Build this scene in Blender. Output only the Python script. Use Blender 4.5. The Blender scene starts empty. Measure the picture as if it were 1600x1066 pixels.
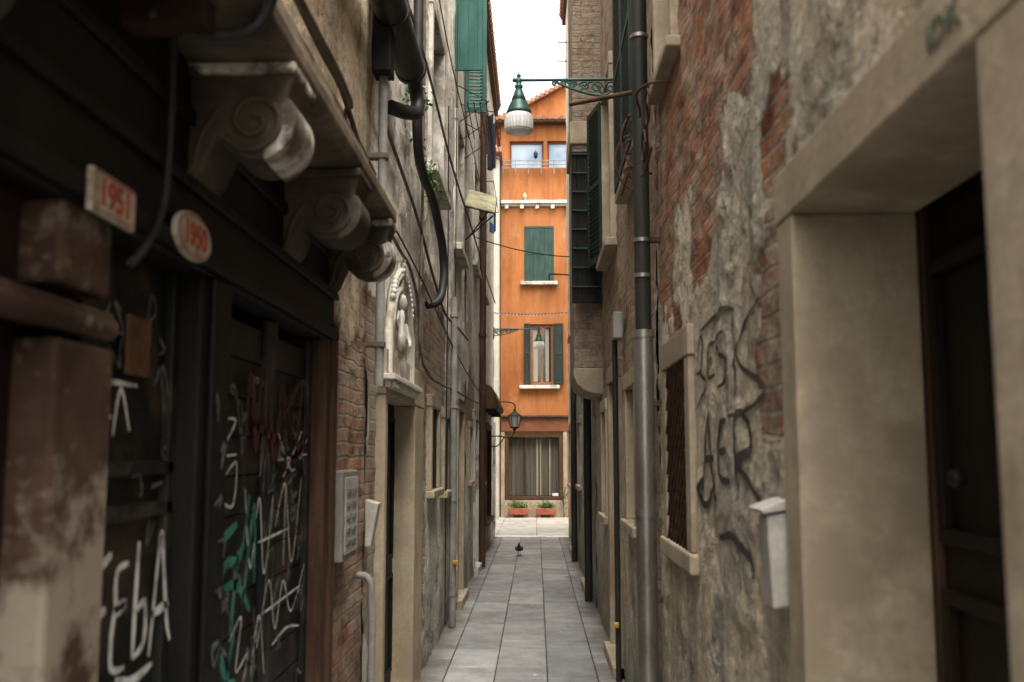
import bpy, math, random
import numpy as np
from mathutils import Vector, Matrix
random.seed(7)
S=bpy.context.scene
XL,XR=-0.88,0.64
COL=S.collection
# ------------------------------------------------------------ noise
def vnoise(x,y,seed):
    g=np.random.RandomState(seed).rand(256,256)
    x=np.asarray(x,float);y=np.asarray(y,float)
    xi=np.floor(x).astype(int);yi=np.floor(y).astype(int)
    fx=x-xi;fy=y-yi
    u=fx*fx*(3-2*fx);v=fy*fy*(3-2*fy)
    a=g[xi%256,yi%256];b=g[(xi+1)%256,yi%256];c=g[xi%256,(yi+1)%256];d=g[(xi+1)%256,(yi+1)%256]
    return (a*(1-u)+b*u)*(1-v)+(c*(1-u)+d*u)*v
def fbm(x,y,seed,o=5):
    s=0;a=.5;t=0
    for i in range(o):
        s=s+a*vnoise(x*2**i+17*i,y*2**i+9*i,seed+i);t+=a;a*=.55
    return s/t
def sstep(a,b,x):
    t=np.clip((x-a)/(b-a),0,1);return t*t*(3-2*t)
# ------------------------------------------------------------ object helpers
def grp(name):
    e=bpy.data.objects.new(name,None);COL.objects.link(e);e.empty_display_size=.2;return e
def link(o,parent=None,mat=None):
    COL.objects.link(o)
    if parent is not None:o.parent=parent
    if mat is not None:o.data.materials.append(mat)
    return o
def mobj(name,v,f,mat,parent=None,smooth=False,bevel=0):
    m=bpy.data.meshes.new(name);m.from_pydata(v,[],f);m.update()
    o=link(bpy.data.objects.new(name,m),parent,mat)
    if smooth:
        m.polygons.foreach_set('use_smooth',[True]*len(m.polygons))
    if bevel:
        b=o.modifiers.new('b','BEVEL');b.width=bevel;b.segments=2;b.limit_method='ANGLE'
    return o
BF=[(0,3,2,1),(4,5,6,7),(0,1,5,4),(1,2,6,5),(2,3,7,6),(3,0,4,7)]
def bv(x0,x1,y0,y1,z0,z1):
    x0,x1=sorted((x0,x1));y0,y1=sorted((y0,y1));z0,z1=sorted((z0,z1))
    return [(x0,y0,z0),(x1,y0,z0),(x1,y1,z0),(x0,y1,z0),(x0,y0,z1),(x1,y0,z1),(x1,y1,z1),(x0,y1,z1)]
def boxes(name,lst,mat,parent=None,bevel=.005,M=None):
    v=[];f=[]
    for b in lst:
        n=len(v);p=bv(*b)
        if M is not None:p=[tuple(M@Vector(q)) for q in p]
        v+=p;f+=[tuple(i+n for i in q) for q in BF]
    return mobj(name,v,f,mat,parent,bevel=bevel)
def WX(side,d): return XL-d if side=='L' else XR+d
def wb(name,side,lst,mat,parent=None,bevel=.005):
    return boxes(name,[(WX(side,a),WX(side,b),c,d,e,f) for a,b,c,d,e,f in lst],mat,parent,bevel)
def tube(name,pts,r,mat,parent=None,smooth=True,res=6,cyc=False):
    c=bpy.data.curves.new(name,'CURVE');c.dimensions='3D';c.bevel_depth=r;c.bevel_resolution=res//2+1
    lst=pts if isinstance(pts[0][0],(list,tuple)) else [pts]
    for P in lst:
        if smooth:
            s=c.splines.new('BEZIER');s.bezier_points.add(len(P)-1)
            for b,p in zip(s.bezier_points,P):b.co=p;b.handle_left_type=b.handle_right_type='AUTO'
        else:
            s=c.splines.new('POLY');s.points.add(len(P)-1)
            for b,p in zip(s.points,P):b.co=(*p,1)
        s.use_cyclic_u=cyc
    c.resolution_u=8;c.use_fill_caps=True
    return link(bpy.data.objects.new(name,c),parent,mat)
def lathe(name,prof,c,mat,parent=None,seg=24,smooth=True,rot=0):
    v=[];f=[]
    for r,z in prof:
        for k in range(seg):
            a=2*math.pi*k/seg+rot;v.append((c[0]+r*math.cos(a),c[1]+r*math.sin(a),c[2]+z))
    for i in range(len(prof)-1):
        for k in range(seg):
            k2=(k+1)%seg;f.append((i*seg+k,i*seg+k2,(i+1)*seg+k2,(i+1)*seg+k))
    return mobj(name,v,f,mat,parent,smooth)
def prism(name,prof,y0,y1,mat,parent=None,bevel=.006):
    n=len(prof);v=[(x,y0,z) for x,z in prof]+[(x,y1,z) for x,z in prof]
    f=[tuple(range(n)),tuple(range(2*n-1,n-1,-1))]+[(i,i+n,(i+1)%n+n,(i+1)%n) for i in range(n)]
    return mobj(name,v,f,mat,parent,bevel=bevel)
def text(name,body,size,loc,side,mat,parent,ext=.0015,sx=1):
    c=bpy.data.curves.new(name,'FONT');c.body=body;c.size=size;c.extrude=ext;c.align_x='CENTER';c.align_y='CENTER';c.offset=.0012
    o=link(bpy.data.objects.new(name,c),parent,mat)
    if side=='L':M=Matrix(((0,0,1),(1,0,0),(0,1,0))).to_4x4()
    else:M=Matrix(((0,0,-1),(-1,0,0),(0,1,0))).to_4x4()
    o.matrix_world=Matrix.Translation(loc)@M@Matrix.Diagonal((sx,1,1,1));return o
# ------------------------------------------------------------ materials
class N:
    def __init__(s,name):
        s.m=bpy.data.materials.new(name);s.m.use_nodes=True;s.t=s.m.node_tree;s.t.nodes.clear()
        s.out=s.n('ShaderNodeOutputMaterial');s.b=s.n('ShaderNodeBsdfPrincipled');s.l(s.b.outputs[0],s.out.inputs[0])
        s.tc=s.n('ShaderNodeTexCoord').outputs['Object']
    def n(s,t,**k):
        n=s.t.nodes.new(t)
        for a,b in k.items():setattr(n,a,b)
        return n
    def l(s,a,b):s.t.links.new(a,b)
    def put(s,sock,v):
        if hasattr(v,'is_linked') :s.l(v,sock)
        elif isinstance(v,tuple) and len(v)==3 and sock.type=='RGBA':sock.default_value=(*v,1)
        else:sock.default_value=v
    def noise(s,scale,detail=5,rough=.55,vec=None,dist=0):
        n=s.n('ShaderNodeTexNoise');s.l(vec or s.tc,n.inputs['Vector']);n.inputs['Scale'].default_value=scale
        n.inputs['Detail'].default_value=min(detail,5);n.inputs['Roughness'].default_value=rough;n.inputs['Distortion'].default_value=dist
        return n.outputs['Fac']
    def mapv(s,sc,vec=None,loc=(0,0,0)):
        n=s.n('ShaderNodeMapping');s.l(vec or s.tc,n.inputs['Vector']);n.inputs['Scale'].default_value=sc;n.inputs['Location'].default_value=loc
        return n.outputs[0]
    def ramp(s,fac,stops):
        n=s.n('ShaderNodeValToRGB');s.l(fac,n.inputs[0]);e=n.color_ramp.elements
        while len(e)<len(stops):e.new(.5)
        for q,(p,c) in zip(e,stops):
            q.position=p;q.color=(*c,1) if isinstance(c,tuple) else (c,c,c,1)
        return n.outputs[0]
    def mix(s,fac,a,b,mode='MIX'):
        n=s.n('ShaderNodeMixRGB',blend_type=mode);s.put(n.inputs[0],fac);s.put(n.inputs[1],a);s.put(n.inputs[2],b);return n.outputs[0]
    def math(s,op,a,b=0.,clamp=False):
        n=s.n('ShaderNodeMath',operation=op,use_clamp=clamp);s.put(n.inputs[0],a);s.put(n.inputs[1],b);return n.outputs[0]
    def bump(s,h,strength=.5,dist=.01):
        n=s.n('ShaderNodeBump');s.l(h,n.inputs['Height']);n.inputs['Strength'].default_value=strength;n.inputs['Distance'].default_value=dist
        s.l(n.outputs[0],s.b.inputs['Normal'])
    def fin(s,col,rough=.85,metal=0,spec=.3):
        s.put(s.b.inputs['Base Color'],col);s.put(s.b.inputs['Roughness'],rough);s.b.inputs['Metallic'].default_value=metal
        s.b.inputs['Specular IOR Level'].default_value=spec;return s.m
def smat(name,c1,c2,scale=4,rough=.8,bump=.3,bs=40,metal=0,stretch=(1,1,1),spec=.3,lo=.35,hi=.65,dist=.006,stain=None,streak=0):
    k=N(name);v=k.mapv(stretch)
    col=k.ramp(k.noise(scale,5,.65,v),[(lo,c1),(hi,c2)])
    if streak:
        col=k.mix(streak,col,k.ramp(k.noise(5,5,.7,k.mapv((1,1,.22))),[(.38,.35),(.58,1.)]),'MULTIPLY')
    if bump:
        hn=k.noise(bs,4)
        col=k.mix(.3,col,k.ramp(hn,[(.3,.55),(.7,1.1)]),'MULTIPLY')
    if stain:
        col=k.mix(k.ramp(k.noise(stain[1],5,.7),[(.5,0.),(.62,1.)]),col,stain[0])
    if bump:k.bump(hn,bump,dist)
    return k.fin(col,rough,metal,spec)
def wallmat(name,dark,mid,light,grey,brickc=((.30,.125,.07),(.18,.085,.052)),greyamt=.55,grime=1.0,bk=1.0,streak=.45,plast=.60):
    k=N(name)
    sep=k.n('ShaderNodeSeparateXYZ');k.l(k.tc,sep.inputs[0])
    xy=k.math('ADD',sep.outputs[0],sep.outputs[1])
    cb=k.n('ShaderNodeCombineXYZ');k.l(xy,cb.inputs[0]);k.l(sep.outputs[2],cb.inputs[1])
    nz=k.n('ShaderNodeTexNoise');k.l(k.tc,nz.inputs['Vector']);nz.inputs['Scale'].default_value=4;nz.inputs['Detail'].default_value=3
    wv=k.n('ShaderNodeVectorMath',operation='SCALE');k.l(nz.outputs['Color'],wv.inputs[0]);wv.inputs['Scale'].default_value=.03
    ad=k.n('ShaderNodeVectorMath',operation='ADD');k.l(cb.outputs[0],ad.inputs[0]);k.l(wv.outputs[0],ad.inputs[1])
    br=k.n('ShaderNodeTexBrick');k.l(ad.outputs[0],br.inputs['Vector'])
    br.inputs['Scale'].default_value=1;br.inputs['Mortar Size'].default_value=.008;br.inputs['Mortar Smooth'].default_value=.5
    br.inputs['Brick Width'].default_value=.235;br.inputs['Row Height'].default_value=.066;br.inputs['Bias'].default_value=-.1
    br.inputs['Color1'].default_value=(*brickc[0],1);br.inputs['Color2'].default_value=(*brickc[1],1);br.inputs['Mortar'].default_value=(.19,.155,.115,1)
    n7=k.noise(7,5,.7)
    bcol=k.mix(.9,br.outputs['Color'],k.ramp(n7,[(.3,.32),(.5,1.),(.7,1.5)]),'MULTIPLY')
    bcol=k.mix(k.ramp(k.noise(3.1,5,.78),[(plast-.18,0.),(plast,.85)]),bcol,(.33,.28,.21))
    pc=k.ramp(k.noise(.95,5,.68,None,.4),[(.3,dark),(.48,mid),(.66,light)])
    pc=k.mix(k.math('MULTIPLY',k.ramp(k.noise(1.6,5,.72,k.mapv((1,1,.7),None,(3,7,1))),[(.47,0.),(.56,1.)]),greyamt),pc,grey)
    st=k.ramp(k.noise(2.6,5,.68,k.mapv((1,3.2,.35))),[(.34,.22),(.56,1.)])
    pc=k.mix(streak,pc,st,'MULTIPLY')
    n38=k.noise(38,5,.7)
    pc=k.mix(.65,pc,k.ramp(n38,[(.3,.45),(.62,1.25)]),'MULTIPLY')
    pc=k.mix(.65,pc,k.ramp(n7,[(.34,.45),(.5,1.05)]),'MULTIPLY')
    vo=k.n('ShaderNodeTexVoronoi',feature='DISTANCE_TO_EDGE');k.l(k.tc,vo.inputs['Vector']);vo.inputs['Scale'].default_value=2.3
    ck=k.ramp(k.math('ADD',vo.outputs[0],k.math('MULTIPLY',n7,.12)),[(.050,.35),(.058,1.)])
    pc=k.mix(.5,pc,ck,'MULTIPLY')
    at=k.n('ShaderNodeAttribute',attribute_name='brk').outputs['Fac']
    mm=k.math('ADD',at,k.math('MULTIPLY',k.math('SUBTRACT',k.noise(11,5,.78),.5),1.5))
    mk=k.ramp(mm,[(.42,0.),(.56,1.)])
    col=k.mix(mk,pc,bcol)
    edge=k.ramp(mm,[(.33,1.),(.43,.45),(.52,.55),(.62,1.)])
    col=k.mix(.6,col,edge,'MULTIPLY')
    gz=k.math('ADD',sep.outputs[2],k.math('MULTIPLY',k.math('SUBTRACT',k.noise(1.4,5,.7),.5),2.2))
    gf=k.ramp(k.math('MULTIPLY',gz,.5),[(.0,.75*grime),(.45,0.)])
    col=k.mix(gf,col,(.12,.11,.09))
    hp=k.math('ADD',k.math('MULTIPLY',n7,1.5),k.math('MULTIPLY',n38,.7))
    hb=k.math('ADD',k.math('MULTIPLY',k.math('SUBTRACT',1.,br.outputs['Fac']),1.0),k.math('MULTIPLY',n38,1.4))
    h=k.mix(mk,k.math('ADD',hp,k.math('MULTIPLY',ck,.25)),hb)
    k.bump(h,1.,.018)
    return k.fin(col,.92,0,.2)
W_L1=wallmat('plaster_ochre',(.30,.235,.15),(.46,.37,.245),(.56,.47,.33),(.38,.33,.25),greyamt=.4)
W_L2=wallmat('plaster_grey_brown',(.42,.375,.305),(.64,.585,.49),(.76,.72,.63),(.54,.52,.48),plast=.50)
W_L3=wallmat('plaster_grey',(.46,.42,.35),(.66,.62,.545),(.78,.74,.67),(.56,.55,.51),plast=.48)
W_R1=wallmat('plaster_peeling',(.32,.265,.185),(.48,.405,.295),(.58,.50,.38),(.36,.34,.285),brickc=((.33,.115,.052),(.18,.072,.04)),greyamt=.7,grime=.7,streak=.45,plast=.62)
W_R2=wallmat('plaster_brick_worn',(.34,.285,.215),(.51,.445,.35),(.64,.57,.47),(.43,.40,.34),brickc=((.32,.155,.095),(.22,.115,.075)),plast=.56)
W_R3=wallmat('plaster_aged',(.32,.28,.215),(.48,.43,.34),(.62,.56,.46),(.42,.40,.35),plast=.54)
stone=smat('istrian_stone',(.31,.25,.17),(.46,.385,.28),2.2,.75,.35,45,stain=((.25,.20,.14),1.9),streak=.3)
stone_w=smat('white_stone',(.44,.41,.35),(.66,.63,.56),3,.7,.3,45,stain=((.24,.21,.17),2.6))
stone_dk=smat('sooty_stone',(.022,.018,.014),(.085,.067,.047),3,.85,.6,30,spec=.15)  # near-black stone tone, mottled by noise
stone_wp=smat('dark_stone_white_paint',(.05,.04,.03),(.16,.13,.10),6,.8,.6,30,stain=((.50,.46,.40),5.0),streak=.5)  # dark stone tone with noise patches of white paint
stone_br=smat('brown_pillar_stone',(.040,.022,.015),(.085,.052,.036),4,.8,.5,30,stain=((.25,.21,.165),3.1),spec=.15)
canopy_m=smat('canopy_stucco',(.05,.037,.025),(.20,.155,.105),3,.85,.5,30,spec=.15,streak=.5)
blackwood=smat('black_painted_wood',(.004,.0045,.004),(.014,.012,.010),5,.6,.35,60,stretch=(1,1,.25),spec=.16)
blackwood2=smat('black_green_door_paint',(.0045,.006,.0055),(.016,.017,.014),4,.5,.3,50,stretch=(1,1,.3),spec=.2,stain=((.045,.033,.023),3.8))
brownwood=smat('brown_wood',(.03,.016,.010),(.095,.05,.028),6,.65,.3,50,stretch=(3,3,.3),spec=.2)
redwood=smat('dark_red_door',(.014,.006,.005),(.035,.015,.011),4,.6,.3,50,spec=.15)
iron=smat('rusty_iron',(.03,.018,.012),(.10,.045,.022),18,.75,.4,80,metal=.2)
blackiron=smat('black_iron',(.008,.008,.008),(.022,.02,.018),10,.5,.2,80,metal=.3)
greenp=smat('dark_green_shutter',(.016,.040,.034),(.034,.068,.056),7,.6,.2,60,stretch=(1,1,.4),spec=.2)
green_bk=smat('blackened_green_shutter',(.010,.020,.017),(.022,.036,.030),7,.65,.2,60,stretch=(1,1,.4),spec=.2)
green_t=smat('teal_green_shutter',(.025,.085,.072),(.045,.13,.11),5,.65,.2,60,stretch=(1,1,.4),spec=.15)
lampg=smat('lamp_green_enamel',(.014,.05,.040),(.035,.09,.072),12,.45,.15,90,metal=.2,spec=.35)
steel=smat('steel_pipe',(.20,.19,.17),(.38,.365,.33),5,.42,.1,60,metal=.85,stretch=(1,1,.3))
pipe_dk=smat('pipe_dark_green_brown',(.010,.013,.010),(.030,.029,.021),6,.55,.2,60,stretch=(1,1,.3),spec=.25)
pipe_gr=smat('pipe_grey',(.15,.145,.13),(.27,.26,.235),6,.6,.2,60)
rubber=smat('black_rubber',(.012,.012,.012),(.03,.028,.025),9,.55,.15,60,spec=.3)
cablem=smat('cable_grey_brown',(.07,.055,.04),(.15,.125,.1),9,.7,.1,60)
brass=smat('yellow_valve',(.35,.20,.03),(.5,.32,.06),9,.5,.1,60)
plaque=smat('enamel_plaque',(.36,.32,.25),(.52,.48,.39),9,.5,.15,50,stain=((.26,.2,.13),14))
redpaint=smat('red_number_paint',(.27,.04,.025),(.38,.08,.045),30,.6,0)
whitepaint=smat('graffiti_white',(.22,.22,.21),(.60,.60,.57),14,.7,0,lo=.35,hi=.55)
greyspray=smat('graffiti_grey',(.05,.05,.048),(.22,.21,.20),9,.7,0)
greenspray=smat('graffiti_green',(.015,.07,.055),(.05,.24,.18),8,.7,0)
redspray=smat('graffiti_red',(.022,.005,.008),(.085,.016,.022),8,.7,0)
blackspray=smat('graffiti_black',(.018,.017,.016),(.055,.05,.045),12,.75,0)
letter_g=smat('faded_green_letters',(.055,.07,.048),(.12,.13,.09),30,.8,0)
metalbox=smat('grey_metal_box',(.33,.31,.27),(.50,.47,.42),6,.5,.1,60,metal=.1)
rustplate=smat('rusty_plate',(.06,.028,.012),(.14,.07,.03),9,.7,.2,60)
wood_door=smat('inner_door_wood',(.006,.0045,.003),(.018,.011,.007),6,.6,.3,50,stretch=(2,2,.3),spec=.15)
weed=smat('leaf_green',(.03,.07,.012),(.09,.17,.035),20,.6,0)
terracotta=smat('roof_tile',(.17,.08,.05),(.30,.15,.09),8,.85,.4,50)
box_terra=smat('flower_box_red',(.24,.06,.035),(.34,.10,.055),8,.6,.1,50)
curtain=smat('curtain_beige',(.20,.175,.13),(.32,.29,.22),3,.9,.2,20,stretch=(9,9,.2))
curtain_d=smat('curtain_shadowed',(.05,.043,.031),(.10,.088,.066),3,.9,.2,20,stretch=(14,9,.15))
cloth_d=smat('cloth_dark',(.02,.02,.024),(.05,.05,.055),6,.9,.2,40)
cloth_b=smat('cloth_blue',(.05,.12,.25),(.09,.19,.35),6,.9,.2,40)
cloth_w=smat('cloth_white',(.55,.55,.55),(.7,.7,.7),6,.9,.2,40)
awn=smat('yellowed_canopy_panel',(.24,.22,.12),(.36,.33,.2),5,.6,.2,30,stain=((.14,.12,.08),6))
def glassmat(name,c,rough=.06):
    k=N(name);k.bump(k.noise(2.5,2),.04,.02);return k.fin(c,rough,0,.9)
glass=glassmat('window_glass_dark',(.02,.022,.022))
glass_shop=glassmat('shop_glass',(.03,.026,.02),.05)
k=N('loggia_glass_sky_reflection');glass_sky=k.fin(k.ramp(k.noise(1.2,3),[(.4,(.20,.27,.36)),(.6,(.34,.41,.48))]),.5,0,.2)  # pale blue sky reflection painted into the glass colour
k=N('lamp_frosted_glass');k.b.inputs['Transmission Weight'].default_value=.35;lampglass=k.fin((.72,.72,.69),.28,0,.5)
def orange_mat():
    k=N('orange_stucco')
    c=k.ramp(k.noise(.8,5,.65),[(.3,(.27,.095,.030)),(.5,(.345,.128,.042)),(.7,(.39,.155,.058))])
    c=k.mix(.6,c,k.ramp(k.noise(2,5,.68,k.mapv((2.5,1,.25))),[(.35,.5),(.6,1.)]),'MULTIPLY')
    c=k.mix(.45,c,k.ramp(k.noise(30,4),[(.3,.65),(.7,1.1)]),'MULTIPLY')
    c=k.mix(k.ramp(k.noise(1.7,5,.75,k.mapv((1,1,.6))),[(.58,0.),(.7,.35)]),c,(.42,.25,.14))
    k.bump(k.noise(25,5),.3,.01);return k.fin(c,.9,0,.2)
orange=orange_mat()
orange_dk=smat('orange_fascia_dark',(.12,.045,.02),(.19,.07,.032),3,.8,.3,40)
pale=smat('pale_house_plaster',(.36,.33,.27),(.48,.45,.39),1.5,.9,.3,40)
def paving_mat(name,c1,c2,c3):
    k=N(name);at=k.n('ShaderNodeAttribute',attribute_name='rnd').outputs['Fac']
    c=k.ramp(at,[(0,c1),(.5,c2),(1,c3)])
    c=k.mix(.85,c,k.ramp(k.noise(3.2,5,.75),[(.3,.55),(.5,.95),(.7,1.25)]),'MULTIPLY')
    n55=k.noise(55,4,.7)
    c=k.mix(.6,c,k.ramp(n55,[(.3,.6),(.7,1.15)]),'MULTIPLY')
    c=k.mix(k.ramp(k.noise(1.3,5,.75),[(.50,0.),(.68,.6)]),c,(.14,.135,.12))
    c=k.mix(k.ramp(k.noise(17,5,.6),[(.66,0.),(.70,.5)]),c,(.08,.075,.065))
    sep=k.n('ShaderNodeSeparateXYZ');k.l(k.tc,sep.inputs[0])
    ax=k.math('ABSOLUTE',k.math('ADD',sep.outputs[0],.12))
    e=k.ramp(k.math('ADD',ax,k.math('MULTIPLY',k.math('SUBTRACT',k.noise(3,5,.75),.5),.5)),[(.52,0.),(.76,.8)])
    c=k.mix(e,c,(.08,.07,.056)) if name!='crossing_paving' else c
    k.bump(n55,.45,.006)
    return k.fin(c,k.ramp(k.noise(4,4),[(.35,.45),(.65,.8)]),0,.4)
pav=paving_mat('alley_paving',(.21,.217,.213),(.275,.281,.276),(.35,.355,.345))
pav2=paving_mat('crossing_paving',(.25,.235,.21),(.30,.285,.255),(.35,.33,.295))
dirt=smat('joint_dirt',(.04,.036,.03),(.08,.072,.06),10,.95,.4,60)
# ------------------------------------------------------------ walls
SURF={}
def mkwall(name,side,y0,y1,zt,regs,amp,holes,mat,parent,seed,off=0,fine=.018,zf=4.4,ridge=.010,mscale=1.5):
    sg=1 if side=='L' else -1
    xw=(XL if side=='L' else XR)+sg*off
    def field(Y,Z):
        f=np.full(Y.shape,-1.0)
        for a,b,c,d in regs:
            q=np.minimum(np.minimum(Y-a,b-Y),np.minimum(Z-c,d-Z));f=np.maximum(f,np.minimum(q,.32))
        return sstep(-.10,.10,f+(fbm(Y*mscale,Z*mscale*1.1,seed,6)-.5)*amp)
    def surf(Y,Z):
        Y=np.asarray(Y,float);Z=np.asarray(Z,float)
        m=field(Y,Z)
        th=(1-m)*(.010+.006*fbm(Y*2.1,Z*2.1,seed+40,4))
        big=(fbm(Y*.7,Z*.7,seed+60,3)-.5)*.02
        t1=fbm(Y*2.6,Z*2.6,seed+80,6);t2=fbm(Y*4.5,Z*3.2,seed+85,5)
        r=ridge*(1-m)*(sstep(.49,.515,t1)*.5+sstep(.56,.58,t1)*.35+sstep(.53,.55,t2)*.3-.4)
        r2=m*(fbm(Y*9,Z*14,seed+90,3)-.5)*.020
        r3=(1-m)*(fbm(Y*12,Z*12,seed+95,4)-.5)*.008
        return xw+sg*(th+big+r+r2+r3-.02),m
    ys=[y0];
    while ys[-1]<y1:
        y=ys[-1];ys.append(y+(.1 if y<1. else fine if y<7.5 else max(fine,.03)))
    zs=[-.02]
    while zs[-1]<zt:
        z=zs[-1];zs.append(z+(fine if z<zf else .07))
    ys=[q for q in ys if q<y1]+[y1];zs=[q for q in zs if q<zt]+[zt]
    for h in holes:
        ys+=[q for q in h[:2] if y0<q<y1];zs+=[q for q in h[2:] if 0<q<zt]
    ys=np.unique(np.round(ys,4));zs=np.unique(np.round(zs,4))
    Y,Z=np.meshgrid(ys,zs,indexing='ij');X,m=surf(Y,Z)
    ny,nz=Y.shape
    idx=np.arange(ny*nz).reshape(ny,nz)
    a=idx[:-1,:-1];b=idx[1:,:-1];c=idx[1:,1:];d=idx[:-1,1:]
    yc=(Y[:-1,:-1]+Y[1:,1:])/2;zc=(Z[:-1,:-1]+Z[1:,1:])/2
    keep=np.ones(yc.shape,bool)
    for h in holes:keep&=~((yc>h[0])&(yc<h[1])&(zc>h[2])&(zc<h[3]))
    q=(np.stack([a,b,c,d],-1) if side=='L' else np.stack([a,d,c,b],-1))[keep]
    V=np.stack([X,Y,Z],-1).reshape(-1,3)
    o=mobj(name,V.tolist(),q.tolist(),mat,parent,True)
    at=o.data.attributes.new('brk','FLOAT','POINT');at.data.foreach_set('value',m.reshape(-1).astype(np.float32))
    SURF[(side,y0,y1)]=surf
    return o
def sx(side,y,z):
    for (s,a,b),fn in SURF.items():
        if s==side and a<=y<=b:
            o=.012;return float(fn(np.array([y,y+o,y-o,y,y]),np.array([z,z,z,z+o,z-o]))[0].min())
    return XL if side=='L' else XR
def body(side,y0,y1,zt,mat,parent,overhang=.14,deep=6):
    into=-1 if side=='L' else 1
    x0=WX(side,.5);x1=WX(side,deep)
    boxes('core',[(x0,x1,y0,y1,0,zt)],mat,parent,0)
    boxes('end_walls',[(WX(side,.03),x0,y0+.003,y0+.12,0,zt),(WX(side,.03),x0,y1-.12,y1-.003,0,zt)],mat,parent,0)
    e=WX(side,-overhang)
    zt2=zt+.02;ov=deep+.1
    xe=WX(side,ov);rise=(ov+overhang)*.22
    v=[(e,y0,zt2),(e,y1,zt2),(xe,y1,zt2+rise),(xe,y0,zt2+rise),(e,y0,zt2+.06),(e,y1,zt2+.06),(xe,y1,zt2+rise+.06),(xe,y0,zt2+rise+.06)]
    mobj('roof',v,[(0,1,2,3),(4,5,6,7),(0,1,5,4),(1,2,6,5),(2,3,7,6),(3,0,4,7)],terracotta,parent)
    pts=[]
    y=y0+.08
    while y<y1-.05:
        pts.append([(e-into*.03,y,zt2+.07),(WX(side,1.2),y,zt2+.07+(1.2+overhang)*.222)]);y+=.19
    tube('roof_tile_rows',pts,.055,terracotta,parent,False,2)
    wb('eave_board',side,[(-overhang+.03,.5,y0+.005,y1-.005,zt-.1,zt+.017)],brownwood,parent,0)
def opening(side,y0,y1,z0,z1,fw,depth,fmat,parent,kind='door',pmat=None,proud=.03,sill=.0,name='opening',sh=.7,fw2=None):
    L=[];fw2=fw2 or fw
    L.append((-proud,depth,y0-fw,y0,max(0,z0),z1));L.append((-proud,depth,y1,y1+fw2,max(0,z0),z1))
    wb(name+'_jambs',side,L,fmat,parent,.008)
    wb(name+'_lintel',side,[(-proud-.003,depth,y0-fw-.01,y1+fw2+.01,z1+.001,z1+min(fw2,.24)*1.1)],fmat,parent,.008)
    if z0>.05:wb(name+'_sill',side,[(-proud-sill,depth,y0-fw-.05,y1+fw+.05,z0-fw*sh,z0-.001)],fmat,parent,.01)
    else:wb(name+'_threshold',side,[(-proud-.05,depth,y0-fw,y1+fw,-.02,.09)],fmat,parent,.01)
    pm=pmat or wood_door
    if kind=='door':
        d=depth-.03;w=y1-y0
        L=[(d,d+.04,y0,y1,max(z0,.09),z1)]
        for i in range(2):
            ya=y0+w*(.07+.48*i);yb=ya+w*.38
            for za,zb in ((.2,.85),(.95,1.9)):
                if zb<z1:
                    L+=[(d-.02,d,ya,yb,za,za+.03),(d-.02,d,ya,yb,zb-.03,zb),(d-.02,d,ya,ya+.03,za+.03,zb-.03),(d-.02,d,yb-.03,yb,za+.03,zb-.03)]
        wb(name+'_leaf',side,L,pm,parent,.004)
    else:
        d=min(depth-.02,.12)
        wb(name+'_glass',side,[(d,d+.01,y0,y1,z0,z1)],glass,parent,0)
        t=.045;ym=(y0+y1)/2
        wb(name+'_casement',side,[(d-.035,d-.002,y0,y0+t,z0,z1),(d-.035,d-.002,y1-t,y1,z0,z1),(d-.035,d-.002,ym-t/2,ym+t/2,z0+t,z1-t),(d-.035,d-.002,y0+t,y1-t,z0,z0+t),(d-.035,d-.002,y0+t,y1-t,z1-t,z1),(d-.03,d-.004,y0+t,y1-t,z0+(z1-z0)*.62,z0+(z1-z0)*.62+.03)],pm,parent,.003)
        wb(name+'_room_dark',side,[(depth+.01,depth+.03,y0,y1,z0,z1)],blackwood,parent,0)
def shutter(name,origin,ang,w,h,mat,parent,slats=True,t=.03):
    M=Matrix.Translation(origin)@Matrix.Rotation(ang,4,'Z')
    s=.05
    L=[(0,s,0,t,0,h),(w-s,w,0,t,0,h),(s,w-s,0,t,0,s*1.4),(s,w-s,0,t,h-s*1.2,h),(s,w-s,0,t,h*.5-s/2,h*.5+s/2)]
    boxes(name+'_frame',L,mat,parent,.003,M)
    if slats:
        v=[];f=[];z=s*1.6
        while z<h-s*1.6:
            if abs(z-h*.5)>s*.7:
                n=len(v)
                P=[(s,0.004,z),(w-s,0.004,z),(w-s,t-.004,z+.035),(s,t-.004,z+.035),(s,.004,z+.008),(w-s,.004,z+.008),(w-s,t-.004,z+.043),(s,t-.004,z+.043)]
                v+=[tuple(M@Vector(p)) for p in P];f+=[tuple(i+n for i in q) for q in BF]
            z+=.045
        mobj(name+'_slats',v,f,mat,parent)
    else:
        n=max(2,int(w/.12));L=[]
        for i in range(n):
            a=s+(w-2*s)*i/n;b=s+(w-2*s)*(i+1)/n;L.append((a+.002,b-.002,.008,t-.008,s*1.4,h-s*1.2))
        boxes(name+'_boards',L,mat,parent,.002,M)
def wshut(side,y0,y1,z0,z1,mat,parent,name='closed_shutters'):
    ym=(y0+y1)/2
    for i,(a,b) in enumerate(((y0,ym-.004),(ym+.004,y1))):
        shutter(f'{name}_{i+1}',((XR-.05) if side=='R' else (XL+.08),a,z0),math.radians(90),b-a,z1-z0,mat,parent)
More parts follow.
